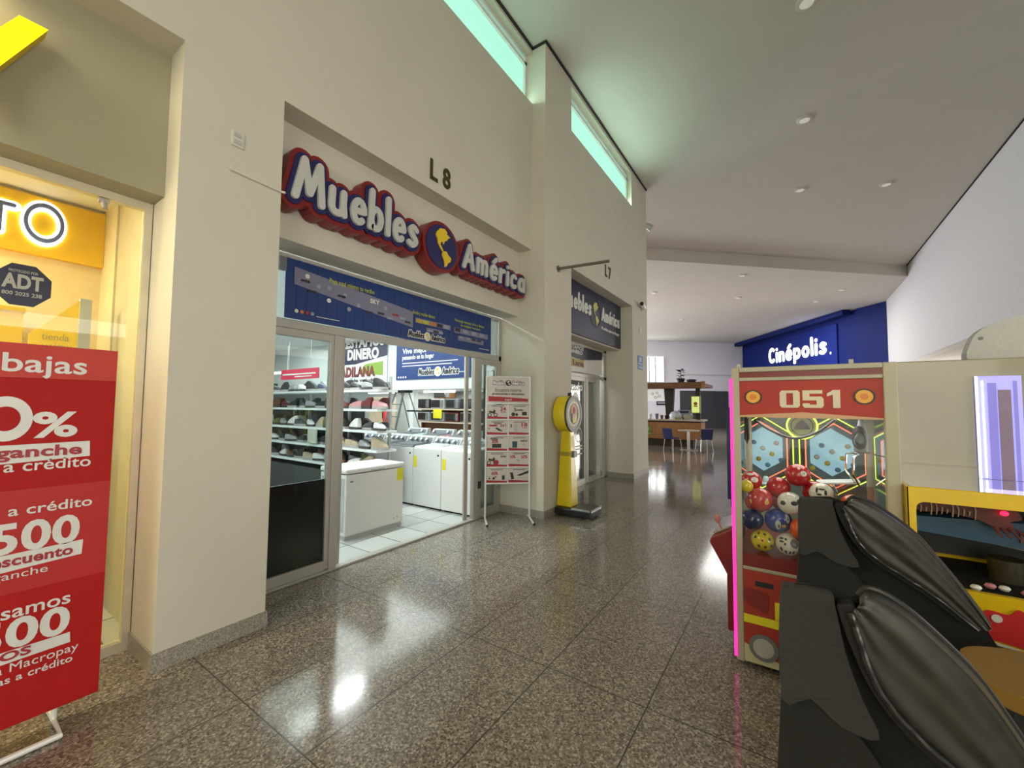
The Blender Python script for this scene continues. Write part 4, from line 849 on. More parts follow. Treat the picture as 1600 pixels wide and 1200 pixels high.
# ------------------------------------------------------------------ cinema sign
fr = FCN
t = thing('cinema_sign', 'white lit cinema name on the far blue wall', 'sign', (-.2, 31.6, 4.6))
lp = lambda x, y: (Vector((x, y)) - Vector(CA)).length
a0, a1 = lp(-1.21, 33.64), lp(1.72, 28.6)
mb = MB(); word(mb, 'Cinépolis', fr, a0 + .1, 4.66, 1.0, a1 - a0 - .2, .205, .02, .12, 0, 0); mb.build('lettering', CINL, t)
MB().disc(fr, a1 + .25, 4.62, .07, .02, .08).build('dot', CINL, t)
mb = MB().hexa(slab((-3.9, 36.9), (2.2, 26.7), 6.38, 6.62, .4))
struct(mb.build('trim_7', CBLUE), 'dark blue overhanging edge above the cinema sign')
struct(MB().rect(fr, .3, lp(2.1, 27.95), 3.2, 6.15, 0, .08).build('trim_8', mat('cinema_panel_blue', (.004, .015, .14), .7, spec=.2)))
ul = bpy.data.lights.new('cinema_uplight', 'SPOT'); ul.energy = 90; ul.color = (.25, .35, 1); ul.spot_size = 1.9; ul.spot_blend = .8; ul.shadow_soft_size = .2
uo = bpy.data.objects.new('cinema_uplight', ul); C.objects.link(uo); uo.location = (.2, 27.6, 3.4); uo.rotation_euler = Vector((.55, .45, .6)).to_track_quat('-Z', 'Y').to_euler()

# ------------------------------------------------------------------ downlights
DL = [((.31, 9.34), 7.07, 'nearest to the clerestory over the L7 shop'), ((.28, 12.37), 7.07, 'middle of the three over the hall'), ((2.01, 13.19), 7.07, 'close to the right wall'), ((.28, 6.58), 7.07, 'at the top edge of the view'),
      ((1.85, 16.2 + 6), 6.645, 'just past the slanting ceiling edge near the right wall'), ((-1.47, 17.76), 6.645, 'just past the middle of the slanting ceiling edge'), ((-4.95, 18.4), 6.645, 'left, close to the wall end'), ((-1.96, 21.3), 6.645, 'middle of the far lobby'), ((-5.17, 24.95), 6.645, 'deep left in the far lobby'), ((1.03, 24.03), 6.645, 'nearest to the cinema wall')]
for (p, z, q) in DL:
    t = thing('downlight', 'small round white ceiling downlight %s' % q, 'ceiling light', (p[0], p[1], z - .03), 'downlights in the white ceiling')
    MB().lathe((p[0], p[1], z - .03), (0, 0, 1), [(0, .10), (.012, .13), (.03, .13)], 20).build('trim_ring', mat('downlight_white', (.62, .60, .54), .7), t)
    MB().lathe((p[0], p[1], z - .032), (0, 0, 1), [(0, .08), (.004, .085)], 20).build('lens', em('downlight_lens', (1, .95, .85), .12), t)

# ------------------------------------------------------------------ cafe kiosk
KY = 17.6
t = thing('cafe_counter', 'wood fronted cafe counter with a pale worktop and round green logo', 'counter', (-5.6, 18.1, 0))
MB().box(-8.6, -2.98, KY, 18.5, .30, .98).build('front_panel', WOOD, t); MB().box(-8.6, -3.3, KY + .1, 18.4, 0, .30).build('plinth', DBROWN, t)
MB().box(-8.6, -2.90, KY - .06, 18.6, 1.04, 1.10).build('worktop', LAMIN, t); MB().box(-8.6, -3.0, KY + .04, 18.4, .98, 1.04).build('recess', DBROWN, t)
lg = MB().disc(FY(KY), -5.12, .64, .26, 0, .03, n=32).build('round_logo', GREEN, t)
MB().rect(FY(KY - .03), -5.3, -4.9, .47, .5, 0, .004).rect(FY(KY - .03), -5.08, -5.05, .5, .62, 0, .004).disc(FY(KY - .03), -5.06, .68, .08, 0, .004).build('logo_print', mat('logo_pale', (.5, .52, .36), .5), lg)
t = thing('cafe_canopy', 'brown wooden canopy beam on posts above the cafe counter', 'canopy', (-5.6, 18.4, 1.1))
MB().box(-8.6, -2.95, 17.55, 17.75, 2.36, 2.60).build('front_beam', BROWN, t); MB().box(-8.6, -2.95, 17.75, 20.4, 2.45, 2.58).build('roof', BROWN, t); MB().box(-2.95, -2.82, 17.58, 17.68, 2.36, 2.62).build('beam_end', WOOD, t)
MB().hexa([(-4.42, 18.1, 1.1), (-4.18, 18.1, 1.1), (-4.18, 18.35, 1.1), (-4.42, 18.35, 1.1), (-4.50, 18.1, 2.45), (-4.10, 18.1, 2.45), (-4.10, 18.35, 2.45), (-4.50, 18.35, 2.45)]).build('post', DBROWN, t)
MB().box(-3.22, -3.06, 17.9, 18.05, 1.1, 2.45).build('post', DBROWN, t)
t = thing('light_box', 'lime glowing light box hanging on the right canopy post', 'light box', (-3.2, 17.74, 1.38))
MB().box(-3.36, -3.02, 17.70, 17.90, 1.36, 2.05).build('frame', mat('light_box_frame', (.25, .25, .12), .5), t); MB().rect(FY(17.70), -3.33, -3.05, 1.39, 2.02, 0, .01).build('lit_panel', LIME, t)
MB().disc(FY(17.69), -3.19, 1.74, .07, 0, .004).rect(FY(17.69), -3.26, -3.12, 1.62, 1.66, 0, .004).build('print', mat('light_box_print', (.3, .12, .02), .5), t)
t = thing('menu_board', 'white printed menu board hanging under the left of the canopy', 'menu board', (-4.9, 17.7, 1.83))
MB().hexa([(-6.2, 17.9, 1.84), (-4.44, 17.9, 1.84), (-4.44, 17.94, 1.84), (-6.2, 17.94, 1.84), (-6.2, 17.8, 2.35), (-4.48, 17.8, 2.35), (-4.48, 17.84, 2.35), (-6.2, 17.84, 2.35)]).build('board', em('menu_white', (.9, .9, .88), .35, (.8, .8, .8)), t)
mb = MB()
for a, b in ((-4.7, 2.2), (-4.62, 2.05), (-4.78, 2.0), (-4.9, 2.15)): mb.ring(FY(17.85), a, b, .04, .055, 0, .04)
mb.build('print', LGREY, t)
t = thing('framed_picture', 'small dark framed screen on the far wall above the cafe counter', 'screen', (-5.0, 21.0, 1.6))
fpx = FB
sp_ = sa(-9.1, 31.6)
MB().rect(FB, sa(-8.55, 32.1), sa(-8.0, 32.6), 1.75, 2.05, .01, .06).build('frame', NAVY, t); MB().rect(FB, sa(-8.5, 32.15), sa(-8.05, 32.55), 1.85, 1.95, .06, .07).build('print', LGREY, t)
# things standing on the cafe counter
t = thing('cake_dome', 'clear plastic cake dome in the middle of the cafe counter', 'cake dome', (-4.0, 17.9, 1.10))
MB().lathe((-4.0, 17.9, 1.10), (0, 0, 1), [(0, .26), (.03, .26), (.035, .24)], 24).build('tray', WHITE, t, smooth=True)
MB().lathe((-4.0, 17.9, 1.135), (0, 0, 1), [(0, .24), (.14, .24), (.25, .17), (.30, .05)], 24).build('dome', mat('frosted_plastic', (.55, .62, .66), .25), t, smooth=True)
MB().ball((-4.0, 17.9, 1.45), .03, n=12).build('knob', WHITE, t)
t = thing('coffee_machine', 'pale blue coffee machine behind the cake dome on the cafe counter', 'coffee machine', (-3.7, 18.35, 1.105))
MB().box(-3.98, -3.45, 18.25, 18.5, 1.105, 1.48).build('body', mat('machine_blue', (.35, .42, .52), .3), t, bevel=.02); MB().rect(FY(18.25), -3.9, -3.55, 1.36, 1.44, 0, .006).build('panel', NAVY, t)
for i, (x, wd, h, m, c) in enumerate([(-5.0, .16, .20, WHITE, 'white'), (-4.72, .14, .22, GREY, 'grey'), (-4.52, .13, .16, BROWN, 'brown'), (-4.34, .13, .15, BLACKM, 'black')]):
    tag(MB().lathe((x, 17.8, 1.10), (0, 0, 1), [(0, wd * .35), (h * .9, wd * .5), (h, wd * .5), (h * 1.02, wd * .3)], 16).build('canister', m, smooth=True), '%s canister on the left end of the cafe counter' % c, 'canister', 'canisters on the cafe counter')
t = thing('serving_basket', 'pale woven basket at the right end of the cafe counter', 'basket', (-3.5, 17.85, 1.10))
MB().lathe((-3.5, 17.85, 1.10), (0, 0, 1), [(0, .15), (.14, .20), (.16, .20)], 20).build('basket', mat('basket', (.42, .40, .28), .7), t, smooth=True); MB().lathe((-3.5, 17.85, 1.255), (0, 0, 1), [(0, .19), (.03, .15)], 20).build('contents', LAMIN, t)
tag(MB().box(-3.95, -3.72, 17.55, 17.625, 1.10, 1.19).build('card_holder', mat('card_holder', (.3, .28, .12), .5), bevel=.01), 'low dark card holder in front of the cake dome', 'card holder')
t = thing('leafy_ornament', 'black leafy ornament standing on top of the cafe canopy', 'ornament', (-3.72, 17.66, 2.60))
MB().lathe((-3.72, 17.66, 2.603), (0, 0, 1), [(0, .12), (.15, .16)], 16).build('pot', BLACK, t)
mb = MB(); r2 = random.Random(3)
for k in range(26):
    q = r2.random() * 2 * PI; z = 2.7 + .38 * r2.random(); L = .16 + .10 * r2.random(); d = Vector((math.cos(q), math.sin(q), .4 * (r2.random() - .2))); s_ = Vector((-d.y, d.x, 0)) * .045; b_ = Vector((-3.72, 17.66, z))
    mb.add([b_ - s_ * .4, b_ + d * L * .5 + s_ + Vector((0, 0, .03)), b_ + d * L, b_ + d * L * .5 - s_ + Vector((0, 0, .03))], [(0, 1, 2, 3)])
mb.cyl((-3.72, 17.66, 2.7), (-3.72, 17.66, 3.1), .015, 6).build('leaves', BLACK, t)
tag(MB().lathe((-3.32, 17.66, 2.603), (0, 0, 1), [(0, .14), (.05, .19), (.10, .19), (.12, .08)], 18).build('bowl', BLACK, smooth=True), 'flat black bowl on the cafe canopy right of the leafy ornament', 'bowl')
# table and chairs before the cafe
TX, TY = -3.22, 16.45
t = thing('cafe_table', 'small pale cafe table between two blue chairs', 'table', (TX, TY, 0))
MB().lathe((TX, TY, .71), (0, 0, 1), [(0, .36), (.03, .38), (.04, .37)], 28).build('tabletop', LAMIN, t, smooth=True); MB().box(TX - .05, TX + .05, TY - .05, TY + .05, .03, .71).build('pedestal', CHROME, t)
MB().box(TX - .3, TX + .3, TY - .04, TY + .04, 0, .03).box(TX - .04, TX + .04, TY - .3, TY + .3, 0, .03).build('foot', ALU, t)
def cafe_chair(x, y, rz, label):
    t = thing('cafe_chair', label, 'chair', (x, y, 0), 'cafe chairs')
    L = lambda a, b, c: (x + a, y + b, c)
    MB().hexa([L(-.21, -.2, .43), L(.21, -.2, .43), L(.2, .2, .45), L(-.2, .2, .45), L(-.21, -.2, .46), L(.21, -.2, .46), L(.2, .2, .475), L(-.2, .2, .475)]).build('seat', CHAIRB, t, bevel=.01)
    MB().hexa([L(-.2, -.24, .42), L(.2, -.24, .42), L(.2, -.21, .42), L(-.2, -.21, .42), L(-.22, -.31, .82), L(.22, -.31, .82), L(.22, -.28, .82), L(-.22, -.28, .82)]).build('backrest', CHAIRB, t, bevel=.01)
    for a, b in ((-.19, -.19), (.19, -.19), (-.19, .18), (.19, .18)): MB().tube([L(a, b, .44), L(a * 1.2, b * 1.25, 0)], .013, 8).build('leg', CHROME, t, smooth=True)
    t.rotation_euler = (0, 0, rz); return t
cafe_chair(-3.72, 16.15, -.5, 'navy blue cafe chair left of the small table, back to the viewer')
cafe_chair(-2.72, 16.55, .6, 'navy blue cafe chair right of the small table')

# ------------------------------------------------------------------ claw machine
X0, X1, Y0, Y1 = -.325, .472, 3.0, 3.92
cm = thing('claw_machine', 'red and cream claw machine numbered 051 full of toy balls', 'claw machine', ((X0 + X1) / 2, (Y0 + Y1) / 2, 0))
pw = .045
for x, y in ((X0, Y0), (X1 - pw - .015, Y0), (X0, Y1 - pw), (X1 - pw, Y1 - pw)):
    w_ = pw + (.015 if (x > 0 and y == Y0) else 0)
    MB().box(x, x + w_, y, y + pw, .03, 1.855).build('corner_post', CREAMF, cm, bevel=.006)
ca, cb = X0 + pw, X1 - pw - .015
for q in ((ca, cb, Y0, Y0 + .04, 1.825, 1.855), (ca, cb, Y0, Y0 + .04, 1.768, 1.79), (ca, cb, Y0, Y0 + .04, .595, .615), (X0 + pw, X1 - pw, Y1 - .04, Y1, 1.825, 1.855), (X0, X0 + .04, Y0 + pw, Y1 - pw, 1.825, 1.855), (X1 - .04, X1, Y0 + pw, Y1 - pw, 1.825, 1.855)): MB().box(*q).build('frame_rail', CREAMF, cm, bevel=.004)
MB().box(X0 + .01, X1 - .01, Y0 + .045, Y1 - .045, 1.80, 1.825).build('roof', GREY, cm)
MB().box(X0 + .03, X0 + .05, Y0 + .02, Y0 + .04, 1.855, 1.88).box(X1 - .2, X1 - .18, Y0 + .02, Y0 + .04, 1.855, 1.88).build('roof_bolts', CREAMF, cm)
MB().box(ca, cb, Y0 + .01, Y0 + .03, 1.79, 1.825).build('top_strip', DRED, cm)
MB().box(X0 + .008, X1 - .008, Y1 - .03, Y1 - .01, 1.54, 1.80).box(X0 + .01, X0 + .03, Y0 + pw, Y1 - pw, 1.54, 1.80).box(X1 - .03, X1 - .01, Y0 + pw, Y1 - pw, 1.54, 1.80).build('upper_side_panels', DRED, cm)
mq = MB().box(ca, cb, Y0 + .012, Y0 + .03, 1.54, 1.768).build('marquee', mat('marquee_red', (.38, .022, .010), .5), cm)
fr = FY(Y0 + .012)
nm0 = mat('number_cream', (.66, .60, .45), .5)
def block(polys, ox):
    mb = MB()
    for P in polys: mb.prism([(ox + p[0] * .080, 1.602 + p[1] * .104) for p in P], fr, 0, .003)
    mb.build('digit', nm0, mq)
block([[(.12, 0), (.42, 0), (.42, 1), (.12, 1), (0, .88), (0, .12)], [(.84, 0), (1.14, 0), (1.26, .12), (1.26, .88), (1.14, 1), (.84, 1)], [(.42, 0), (.84, 0), (.84, .16), (.42, .16)], [(.42, .84), (.84, .84), (.84, 1), (.42, 1)]], -.064)
block([[(0, .42), (0, 1), (1.2, 1), (1.2, .80), (.42, .80), (.42, .64), (1.14, .64), (1.26, .52), (1.26, .12), (1.14, 0), (.12, 0), (0, .1), (0, .26), (.42, .26), (.42, .18), (.84, .18), (.84, .42)]], .050)
block([[(.34, 0), (.76, 0), (.76, 1), (.36, 1), (0, .80), (0, .64), (.34, .74)]], .166)
for a in (-.205, .332):
    r_ = MB().ring(fr, a, 1.667, .038, .045, 0, .003, e=1.1).build('roundel_ring', INKK, mq); MB().disc(fr, a, 1.667, .038, 0, .004, rb=.037).build('roundel', mat('roundel_orange', (.75, .38, .04), .4), mq)
    MB().disc(fr, a, 1.667, .018, .004, .005).build('roundel_centre', mat('roundel_deep', (.65, .2, .02), .4), mq)
MB().prism([(ca, 1.54), (cb, 1.54), (cb, 1.548), (.05, 1.575), (ca, 1.552)], fr, 0, .002).build('flame_band', mat('flame_cream', (.55, .33, .18), .4), mq)
MB().box(ca, cb, Y0 + .015, Y0 + .021, .69, 1.54).build('pane', ACR, cm)
MB().box(X0 + .015, X0 + .021, Y0 + pw, Y1 - pw, .69, 1.54).build('pane', ACR, cm)
MB().box(X1 - .021, X1 - .015, Y0 + pw, Y1 - pw, .69, 1.54).build('pane', ACR, cm)
MB().box(ca, X1 - pw, Y1 - .022, Y1 - .016, .69, 1.54).build('pane', ACR, cm)
MB().box(ca, cb, Y0 + .008, Y0 + .03, .615, .69).build('lower_red_band', DRED, cm)
MB().box(X0 + .02, X1 - .02, Y0 + .03, Y1 - .02, .66, .69).build('prize_floor', DRED, cm)
MB().box(X0 + .01, X1 - .01, Y0 + .03, Y1 - .01, .05, .66).build('cabinet', DRED, cm)
lw = MB().box(ca, cb, Y0 + .005, Y0 + .03, .04, .595).build('lower_panel', mat('engine_red', (.36, .035, .022), .35), cm)
fr = FY(Y0 + .005)
MB().rect(fr, -.215, -.12, .505, .535, 0, .003).build('coin_vent', BLACK, lw)
MB().rect(fr, ca, .05, .275, .325, 0, .003).build('yellow_stripe', YELP, lw)
MB().prism([(ca, .04), (.1, .04), (.1, .13), (-.09, .075), (ca, .15)], fr, 0, .002).build('bumper_print', mat('bumper_cream', (.5, .48, .30), .5), lw)
MB().disc(fr, -.178, .145, .078, .003, .008, n=32).build('wheel_tyre', GREY, lw); MB().disc(fr, -.178, .145, .055, .008, .011, n=32).build('wheel_hub', mat('hub_grey', (.42, .42, .40), .4), lw); MB().ring(fr, -.178, .145, .030, .034, .011, .013).build('wheel_ring', LGREY, lw)
MB().prism(smooth_pts([(-.27, .48), (-.16, .47), (-.145, .44), (-.15, .37), (-.17, .355), (-.27, .40)], 4, True), fr, 0, .003).build('window_print', mat('window_print', (.22, .02, .02), .3), lw)
MB().text('1', fr, -.115, .335, .09, .003, 0, .05).build('number', YELP, lw)
MB().box(X0 - .01, X0 + .008, Y0 - .006, Y0 + .012, .055, 1.785).build('led_tube', PINK, cm)
ct = MB().hexa([(X0, 3.2, .25), (X0, 3.75, .25), (X0, 3.75, .25), (X0, 3.2, .25), (X0, 3.2, .80), (X0, 3.75, .80), (X0, 3.75, .80), (X0, 3.2, .80)])
ct = MB().prism([(X0, .80), (X0 - .165, .70), (X0 - .175, .665), (X0 - .07, .47), (X0 - .07, .10), (X0, .10)], ((0, 3.2, 0), (1, 0, 0), (0, 0, 1), (0, -1, 0)), -.55, 0).build('control_console', DRED, cm, bevel=.008)
MB().hexa([(X0 - .155, 3.25, .71), (X0 - .02, 3.25, .79), (X0 - .02, 3.7, .79), (X0 - .155, 3.7, .71), (X0 - .158, 3.25, .722), (X0 - .023, 3.25, .802), (X0 - .023, 3.7, .802), (X0 - .158, 3.7, .722)]).build('console_plate', CHROME, ct)
MB().cyl((X0 - .12, 3.35, .73), (X0 - .14, 3.34, .79), .006, 8).ball((X0 - .142, 3.339, .80), .02, .02, .03, 12).build('joystick', mat('joystick_pink', (.45, .15, .12), .4), ct, smooth=True)
MB().box(X0 - .06, X0, 3.40, 3.55, .88, .98).build('coin_box', NAVY, cm)
# inside: cables, claw, acrylic prize chute, base lamps
cbp = smooth_pts([(-.22, 3.3, 1.52), (-.13, 3.32, 1.45), (0, 3.33, 1.40), (.12, 3.32, 1.44), (.22, 3.3, 1.53)], 6)
MB().tube(cbp, .008, 8).build('cable', BLACK, cm, smooth=True)
MB().tube([(-.255, 3.1, 1.54), (-.258, 3.1, 1.40), (-.25, 3.1, 1.37), (-.244, 3.1, 1.40), (-.247, 3.1, 1.53)], .008, 8).build('cable', BLACK, cm, smooth=True)
cl = MB().lathe((.345, 3.3, 1.33), (0, 0, 1), [(0, .03), (.01, .04), (.09, .04), (.12, .028), (.22, .008)], 16).build('claw', GREY, cm, smooth=True)
for k in range(3):
    q = 2 * PI * k / 3 + .6 + PI / 2; d = Vector((math.cos(q), math.sin(q), 0)); o = Vector((.345, 3.3, 1.33))
    MB().tube([o + d * .03, o + d * .12 + Vector((0, 0, -.02)), o + d * .13 + Vector((0, 0, -.12)), o + d * .06 + Vector((0, 0, -.19))], .006, 6).build('claw_finger', CHROME, cl, smooth=True)
mb = MB()
for k in range(5): mb.tube([(.33 + .03 * math.cos(a_ * PI / 8), 3.27 - .004 * k, 1.44 + .05 * math.sin(a_ * PI / 8) - .008 * k) for a_ in range(16)], .006, 6, closed=True)
mb.build('cable_coil', BLACK, cm, smooth=True)
MB().box(.20, .206, 3.03, 3.35, .69, 1.12).box(.206, .40, 3.35, 3.356, .69, 1.12).build('prize_chute', glass('chute_acrylic', (.93, .78, .75), 1.0), cm)
pl_ = bpy.data.lights.new('claw_lamp', 'AREA'); pl_.energy = 3.2; pl_.size = .5; pl_.color = (1, .95, .85); po = bpy.data.objects.new('claw_lamp', pl_); C.objects.link(po); po.location = (.07, 3.45, 1.535)

# toy balls, each its own thing
BALLS = []
def ball_thing(x, y, z, r, base, label, deco): BALLS.append([Vector((x, y, z)), r * 1.06, base, label, deco])
def ball_build(x, y, z, r, base, label, deco, rx=1.0):
    t = thing('toy_ball', label, 'ball', (x, y, z - r), 'toy balls in the claw machine')
    MB().ball((x, y, z), r * rx, r, r, 24).build('ball', base, t, smooth=True)
    V = Vector((0 - x, 0 - y, 1.6 - z)).normalized(); V = (V + Vector((0, -.55, .1))).normalized()
    U = Vector((0, 0, 1)).cross(V).normalized(); W = V.cross(U)
    for nm, m, items in deco:
        mb = MB()
        for (a, b, ra, rb_) in items:      # a patch lying on the sphere: angles to the right / up, radii
            def pt(aa, bb, k): return Vector((x, y, z)) + (V * math.cos(aa) * math.cos(bb) + U * math.sin(aa) * math.cos(bb) + W * math.sin(bb)) * r * k
            rings = [[pt(a, b, 1.012)]]; vs = [pt(a, b, 1.016)]; n = 14
            for q in (.5, 1.0):
                for k in range(n): g = 2 * PI * k / n; vs.append(pt(a + ra * q * math.cos(g), b + rb_ * q * math.sin(g), 1.014 if q < 1 else 1.004))
            fs = [(0, 1 + k, 1 + (k + 1) % n) for k in range(n)] + [(1 + k, 1 + n + k, 1 + n + (k + 1) % n, 1 + (k + 1) % n) for k in range(n)]
            mb.add(vs, fs)
        mb.build(nm, m, t, smooth=True)
BR = mat('ball_red', (.45, .02, .025), .2, coat=.5); BY = mat('ball_yellow', (.62, .50, .02), .25, coat=.5); BBL = mat('ball_blue', (.015, .05, .30), .2, coat=.5); BO = mat('ball_orange', (.75, .12, .02), .25, coat=.5)
BW = mat('ball_white', (.66, .64, .56), .25, coat=.5); BG = mat('ball_green', (.15, .45, .15), .25, coat=.5); BN = mat('ball_navy', (.015, .025, .10), .2, coat=.4); BOR = mat('ball_pale_orange', (.62, .16, .08), .3)
INKY = mat('ball_ink_yellow', (.7, .42, .04), .4)
stars = [(a, b, .16, .16) for a, b in ((0, 0), (.65, .2), (-.65, .25), (.3, -.6), (-.35, -.55), (.25, .65), (-.4, .7), (.9, -.4))]
ball_thing(-.185, 3.115, .757, .062, BY, 'yellow toy ball with brown stars at the bottom front of the claw machine', [('star', mat('star_brown', (.12, .07, .01), .4), stars), ('middle', INKY, [(0, 0, .3, .3)])])
ball_thing(-.052, 3.112, .756, .062, BW, 'white toy ball with black animal spots at the bottom front of the claw machine', [('spot', INKK, [(-.6, .5, .25, .12), (-.5, .2, .22, .1), (-.15, .45, .12, .13), (-.2, 0, .1, .12), (-.6, -.5, .14, .2), (-.2, -.75, .12, .2), (.25, -.8, .12, .2), (.6, -.7, .12, .18)]), ('muzzle', GREY, [(.6, .15, .4, .42)])])
ball_thing(-.115, 3.13, .878, .072, BBL, 'glossy blue toy ball with pale angular eyes', [('eye', mat('eye_grey', (.45, .50, .46), .4), [(.0, -.4, .22, .42), (.75, .25, .2, .4)]), ('pupil', INKK, [(0.05, -.45, .12, .25), (.75, .2, .1, .25)]), ('beak', INKY, [(.45, -.42, .18, .13)])])
ball_thing(-.232, 3.13, .868, .062, BN, 'plain dark blue toy ball against the left edge of the claw machine', [])
ball_thing(-.20, 3.125, 1.0, .070, BR, 'red toy ball with a yellow emblem above the plain dark blue ball', [('emblem', INKY, [(.55, -.2, .2, .2), (-.75, -.2, .12, .2)]), ('emblem_centre', BR, [(.55, -.2, .08, .08)])])
ball_thing(-.238, 3.19, 1.11, .058, BR, 'red and white star patterned ball at the upper left of the pile', [('patch', BW, [(.35, .1, .35, .3), (-.5, -.2, .25, .35), (-.1, .7, .4, .18)])])
ball_thing(.018, 3.22, 1.172, .066, BR, 'red toy ball with a white eye on the very top of the pile', [('eye', BW, [(.45, .15, .26, .26), (.1, .6, .14, .12)]), ('pupil', INKK, [(.47, .15, .1, .1)])])
ball_thing(-.075, 3.20, 1.07, .064, BR, 'red toy ball just below the topmost ball', [])
ball_thing(.105, 3.25, 1.072, .064, BR, 'dark red toy ball right of the pile behind the panda face ball', [])
ball_thing(-.018, 3.13, 1.0, .064, BW, 'white toy ball with black patches like a panda in the middle of the pile', [('patch', INKK, [(.35, .0, .28, .2), (-.55, -.05, .25, .2), (.75, .15, .2, .25)])])
ball_thing(-.006, 3.10, .90, .062, BO, 'orange toy ball with dark stripes beside the glossy blue ball', [('stripe', INKK, [(.1, -.1, .10, .4), (.4, -.2, .09, .35), (.7, -.1, .08, .3)])])
ball_thing(.134, 3.14, 1.05, .06, BW, 'white toy ball with black bars right of the panda face ball', [('bar', INKK, [(-.4, .3, .1, .3), (0, .4, .3, .1), (.3, .1, .12, .25), (-.2, -.1, .2, .1)])])
ball_thing(.085, 3.13, .985, .056, BG, 'green toy ball tucked between the panda face ball and the black chair', [])
ball_thing(.275, 3.12, 1.03, .062, BO, 'orange toy ball behind the clear prize chute', [])
ball_thing(.382, 3.18, .985, .064, BOR, 'pale orange toy ball in the right corner by the cream post', [('seam', BO, [(0, 0, .3, .08)])])
ball_thing(-.258, 3.085, 1.09, .038, BY, 'small yellow ball peeping out at the left edge of the pile', [])
for (x, y, z, q) in ((-.1, 3.35, .86, 'left'), (.06, 3.33, .80, 'centre'), (.22, 3.45, .762, 'right'), (.08, 3.30, .93, 'middle upper'), (.128, 3.12, .762, 'lower front'), (.128, 3.12, .89, 'upper front'), (.285, 3.12, .762, 'chute side'), (.30, 3.12, .90, 'upper chute side'), (-.22, 3.32, .95, 'far left'), (-.08, 3.33, .99, 'upper left')):
    ball_thing(x, y, z, .064, BR, 'dark red toy ball buried deep in the pile, %s' % q, [])
def clamp(b):
    p, r = b[0], b[1] + .002
    p.x = min(max(p.x, X0 + .024 + r), .198 - r) if p.x < .2 else min(max(p.x, .209 + r), X1 - .03 - r)
    p.y = min(max(p.y, Y0 + .024 + r), Y1 - .05 - r) if p.x < .2 else min(max(p.y, Y0 + .024 + r), 3.348 - r)
    p.z = max(p.z, .692 + r)
for it in range(600):
    for i, a in enumerate(BALLS):
        for b in BALLS[i + 1:]:
            d = b[0] - a[0]; m = a[1] + b[1] + .002 - d.length
            if m > 0:
                d.normalize(); wa, wb = (.1 if 'buried' not in a[3] else 1), (.1 if 'buried' not in b[3] else 1)
                d.y += .15 * (('buried' in b[3]) - ('buried' in a[3])); d.normalize()
                a[0] -= d * m * wa / (wa + wb); b[0] += d * m * wb / (wa + wb)
    for b in BALLS: clamp(b)
for b in BALLS: ball_build(*b[0], *b[1:])
tag(MB().tube(smooth_pts([(-.08, 3.32, 1.09), (0, 3.34, 1.12), (.1, 3.35, 1.10)], 5), .02, 8).build('plush_toy', mat('plush_beige', (.5, .45, .3), .8), smooth=True), 'small beige plush lying behind the topmost red ball', 'plush toy')
tag(MB().lathe((-.17, 3.5, 1.05), (0, 0, 1), [(0, .03), (.01, .035), (.02, .02), (.05, .018), (.06, .01)], 14).build('figurine', mat('toy_pale_blue', (.45, .65, .72), .3), smooth=True), 'tiny pale blue toy figure behind the ball pile', 'toy')
tag(MB().hexa([(.12, 3.38, 1.10), (.34, 3.37, 1.13), (.34, 3.48, 1.135), (.12, 3.48, 1.105), (.12, 3.38, 1.115), (.34, 3.37, 1.145), (.34, 3.48, 1.15), (.12, 3.48, 1.12)]).build('toy_package', mat('toy_pack_white', (.7, .74, .76), .25), bevel=.004), 'flat white toy package lying on the pile below the claw', 'toy package')

# ------------------------------------------------------------------ neon prize machine behind
NY = 4.25
nm_ = thing('neon_prize_machine', 'prize machine with lime and orange neon hexagons seen through the claw machine', 'prize machine', (.25, 4.6, 0))
PALE = mat('neon_cabinet', (.30, .33, .30), .4)
MB().box(-.47, .98, NY, 4.95, 0, .78).build('base_cabinet', PALE, nm_); MB().box(-.47, .98, NY + .35, 4.95, .78, 1.72).build('back_cabinet', mat('neon_back', (.20, .26, .28), .3), nm_); MB().box(-.47, .98, NY, 4.95, 1.60, 1.72).build('header', PALE, nm_)
MB().box(-.50, -.40, NY - .05, NY + .2, .78, 1.60).build('side_pillar', mat('pillar_navy', (.015, .03, .10), .25), nm_)
fr = FY(NY)
def hexpts(cx, cz, r, sx=1.0): return [(cx + sx * r * math.cos(PI / 3 * k + PI / 6), cz + r * math.sin(PI / 3 * k + PI / 6)) for k in range(6)]
for cx in (-.235, .27, .745):
    pts = hexpts(cx, 1.22, .285, .85)
    o3 = [(p[0], NY - .02, p[1]) for p in pts]
    MB().tube(o3, .02, 8, closed=True).build('hexagon_frame', mat('hexagon_dark', (.08, .085, .08), .4), nm_)
    i3 = [(cx + (p[0] - cx) * .9, NY - .035, 1.22 + (p[1] - 1.22) * .9) for p in pts]; MB().tube(i3, .005, 8, closed=True).build('orange_neon', NEONR, nm_, smooth=True)
    p3 = [(cx + (p[0] - cx) * 1.10, NY - .035, 1.22 + (p[1] - 1.22) * 1.10) for p in pts]; MB().tube(p3, .005, 8, closed=True).build('lime_neon', NEONY, nm_, smooth=True)
    MB().prism([(cx + (p[0] - cx) * .72, 1.22 + (p[1] - 1.22) * .72) for p in pts], FY(NY + .30), 0, .02).build('lit_panel', CYAN, nm_)
    mb = MB()
    for k in range(9): mb.ball((cx - .14 + .035 * k, NY + .22, 1.08 + .05 * ((k * 7) % 5)), .022, n=10, mi=k % 3)
    mb.build('prize_display', [mat('prize_yellow', (.75, .65, .1), .4), WHITE, mat('prize_blue', (.2, .4, .7), .3)], nm_, smooth=True)
em_ = MB().disc(fr, .06, 1.452, .095, .04, .06, n=32).build('emblem', mat('emblem_cream', (.5, .52, .2), .4), nm_)
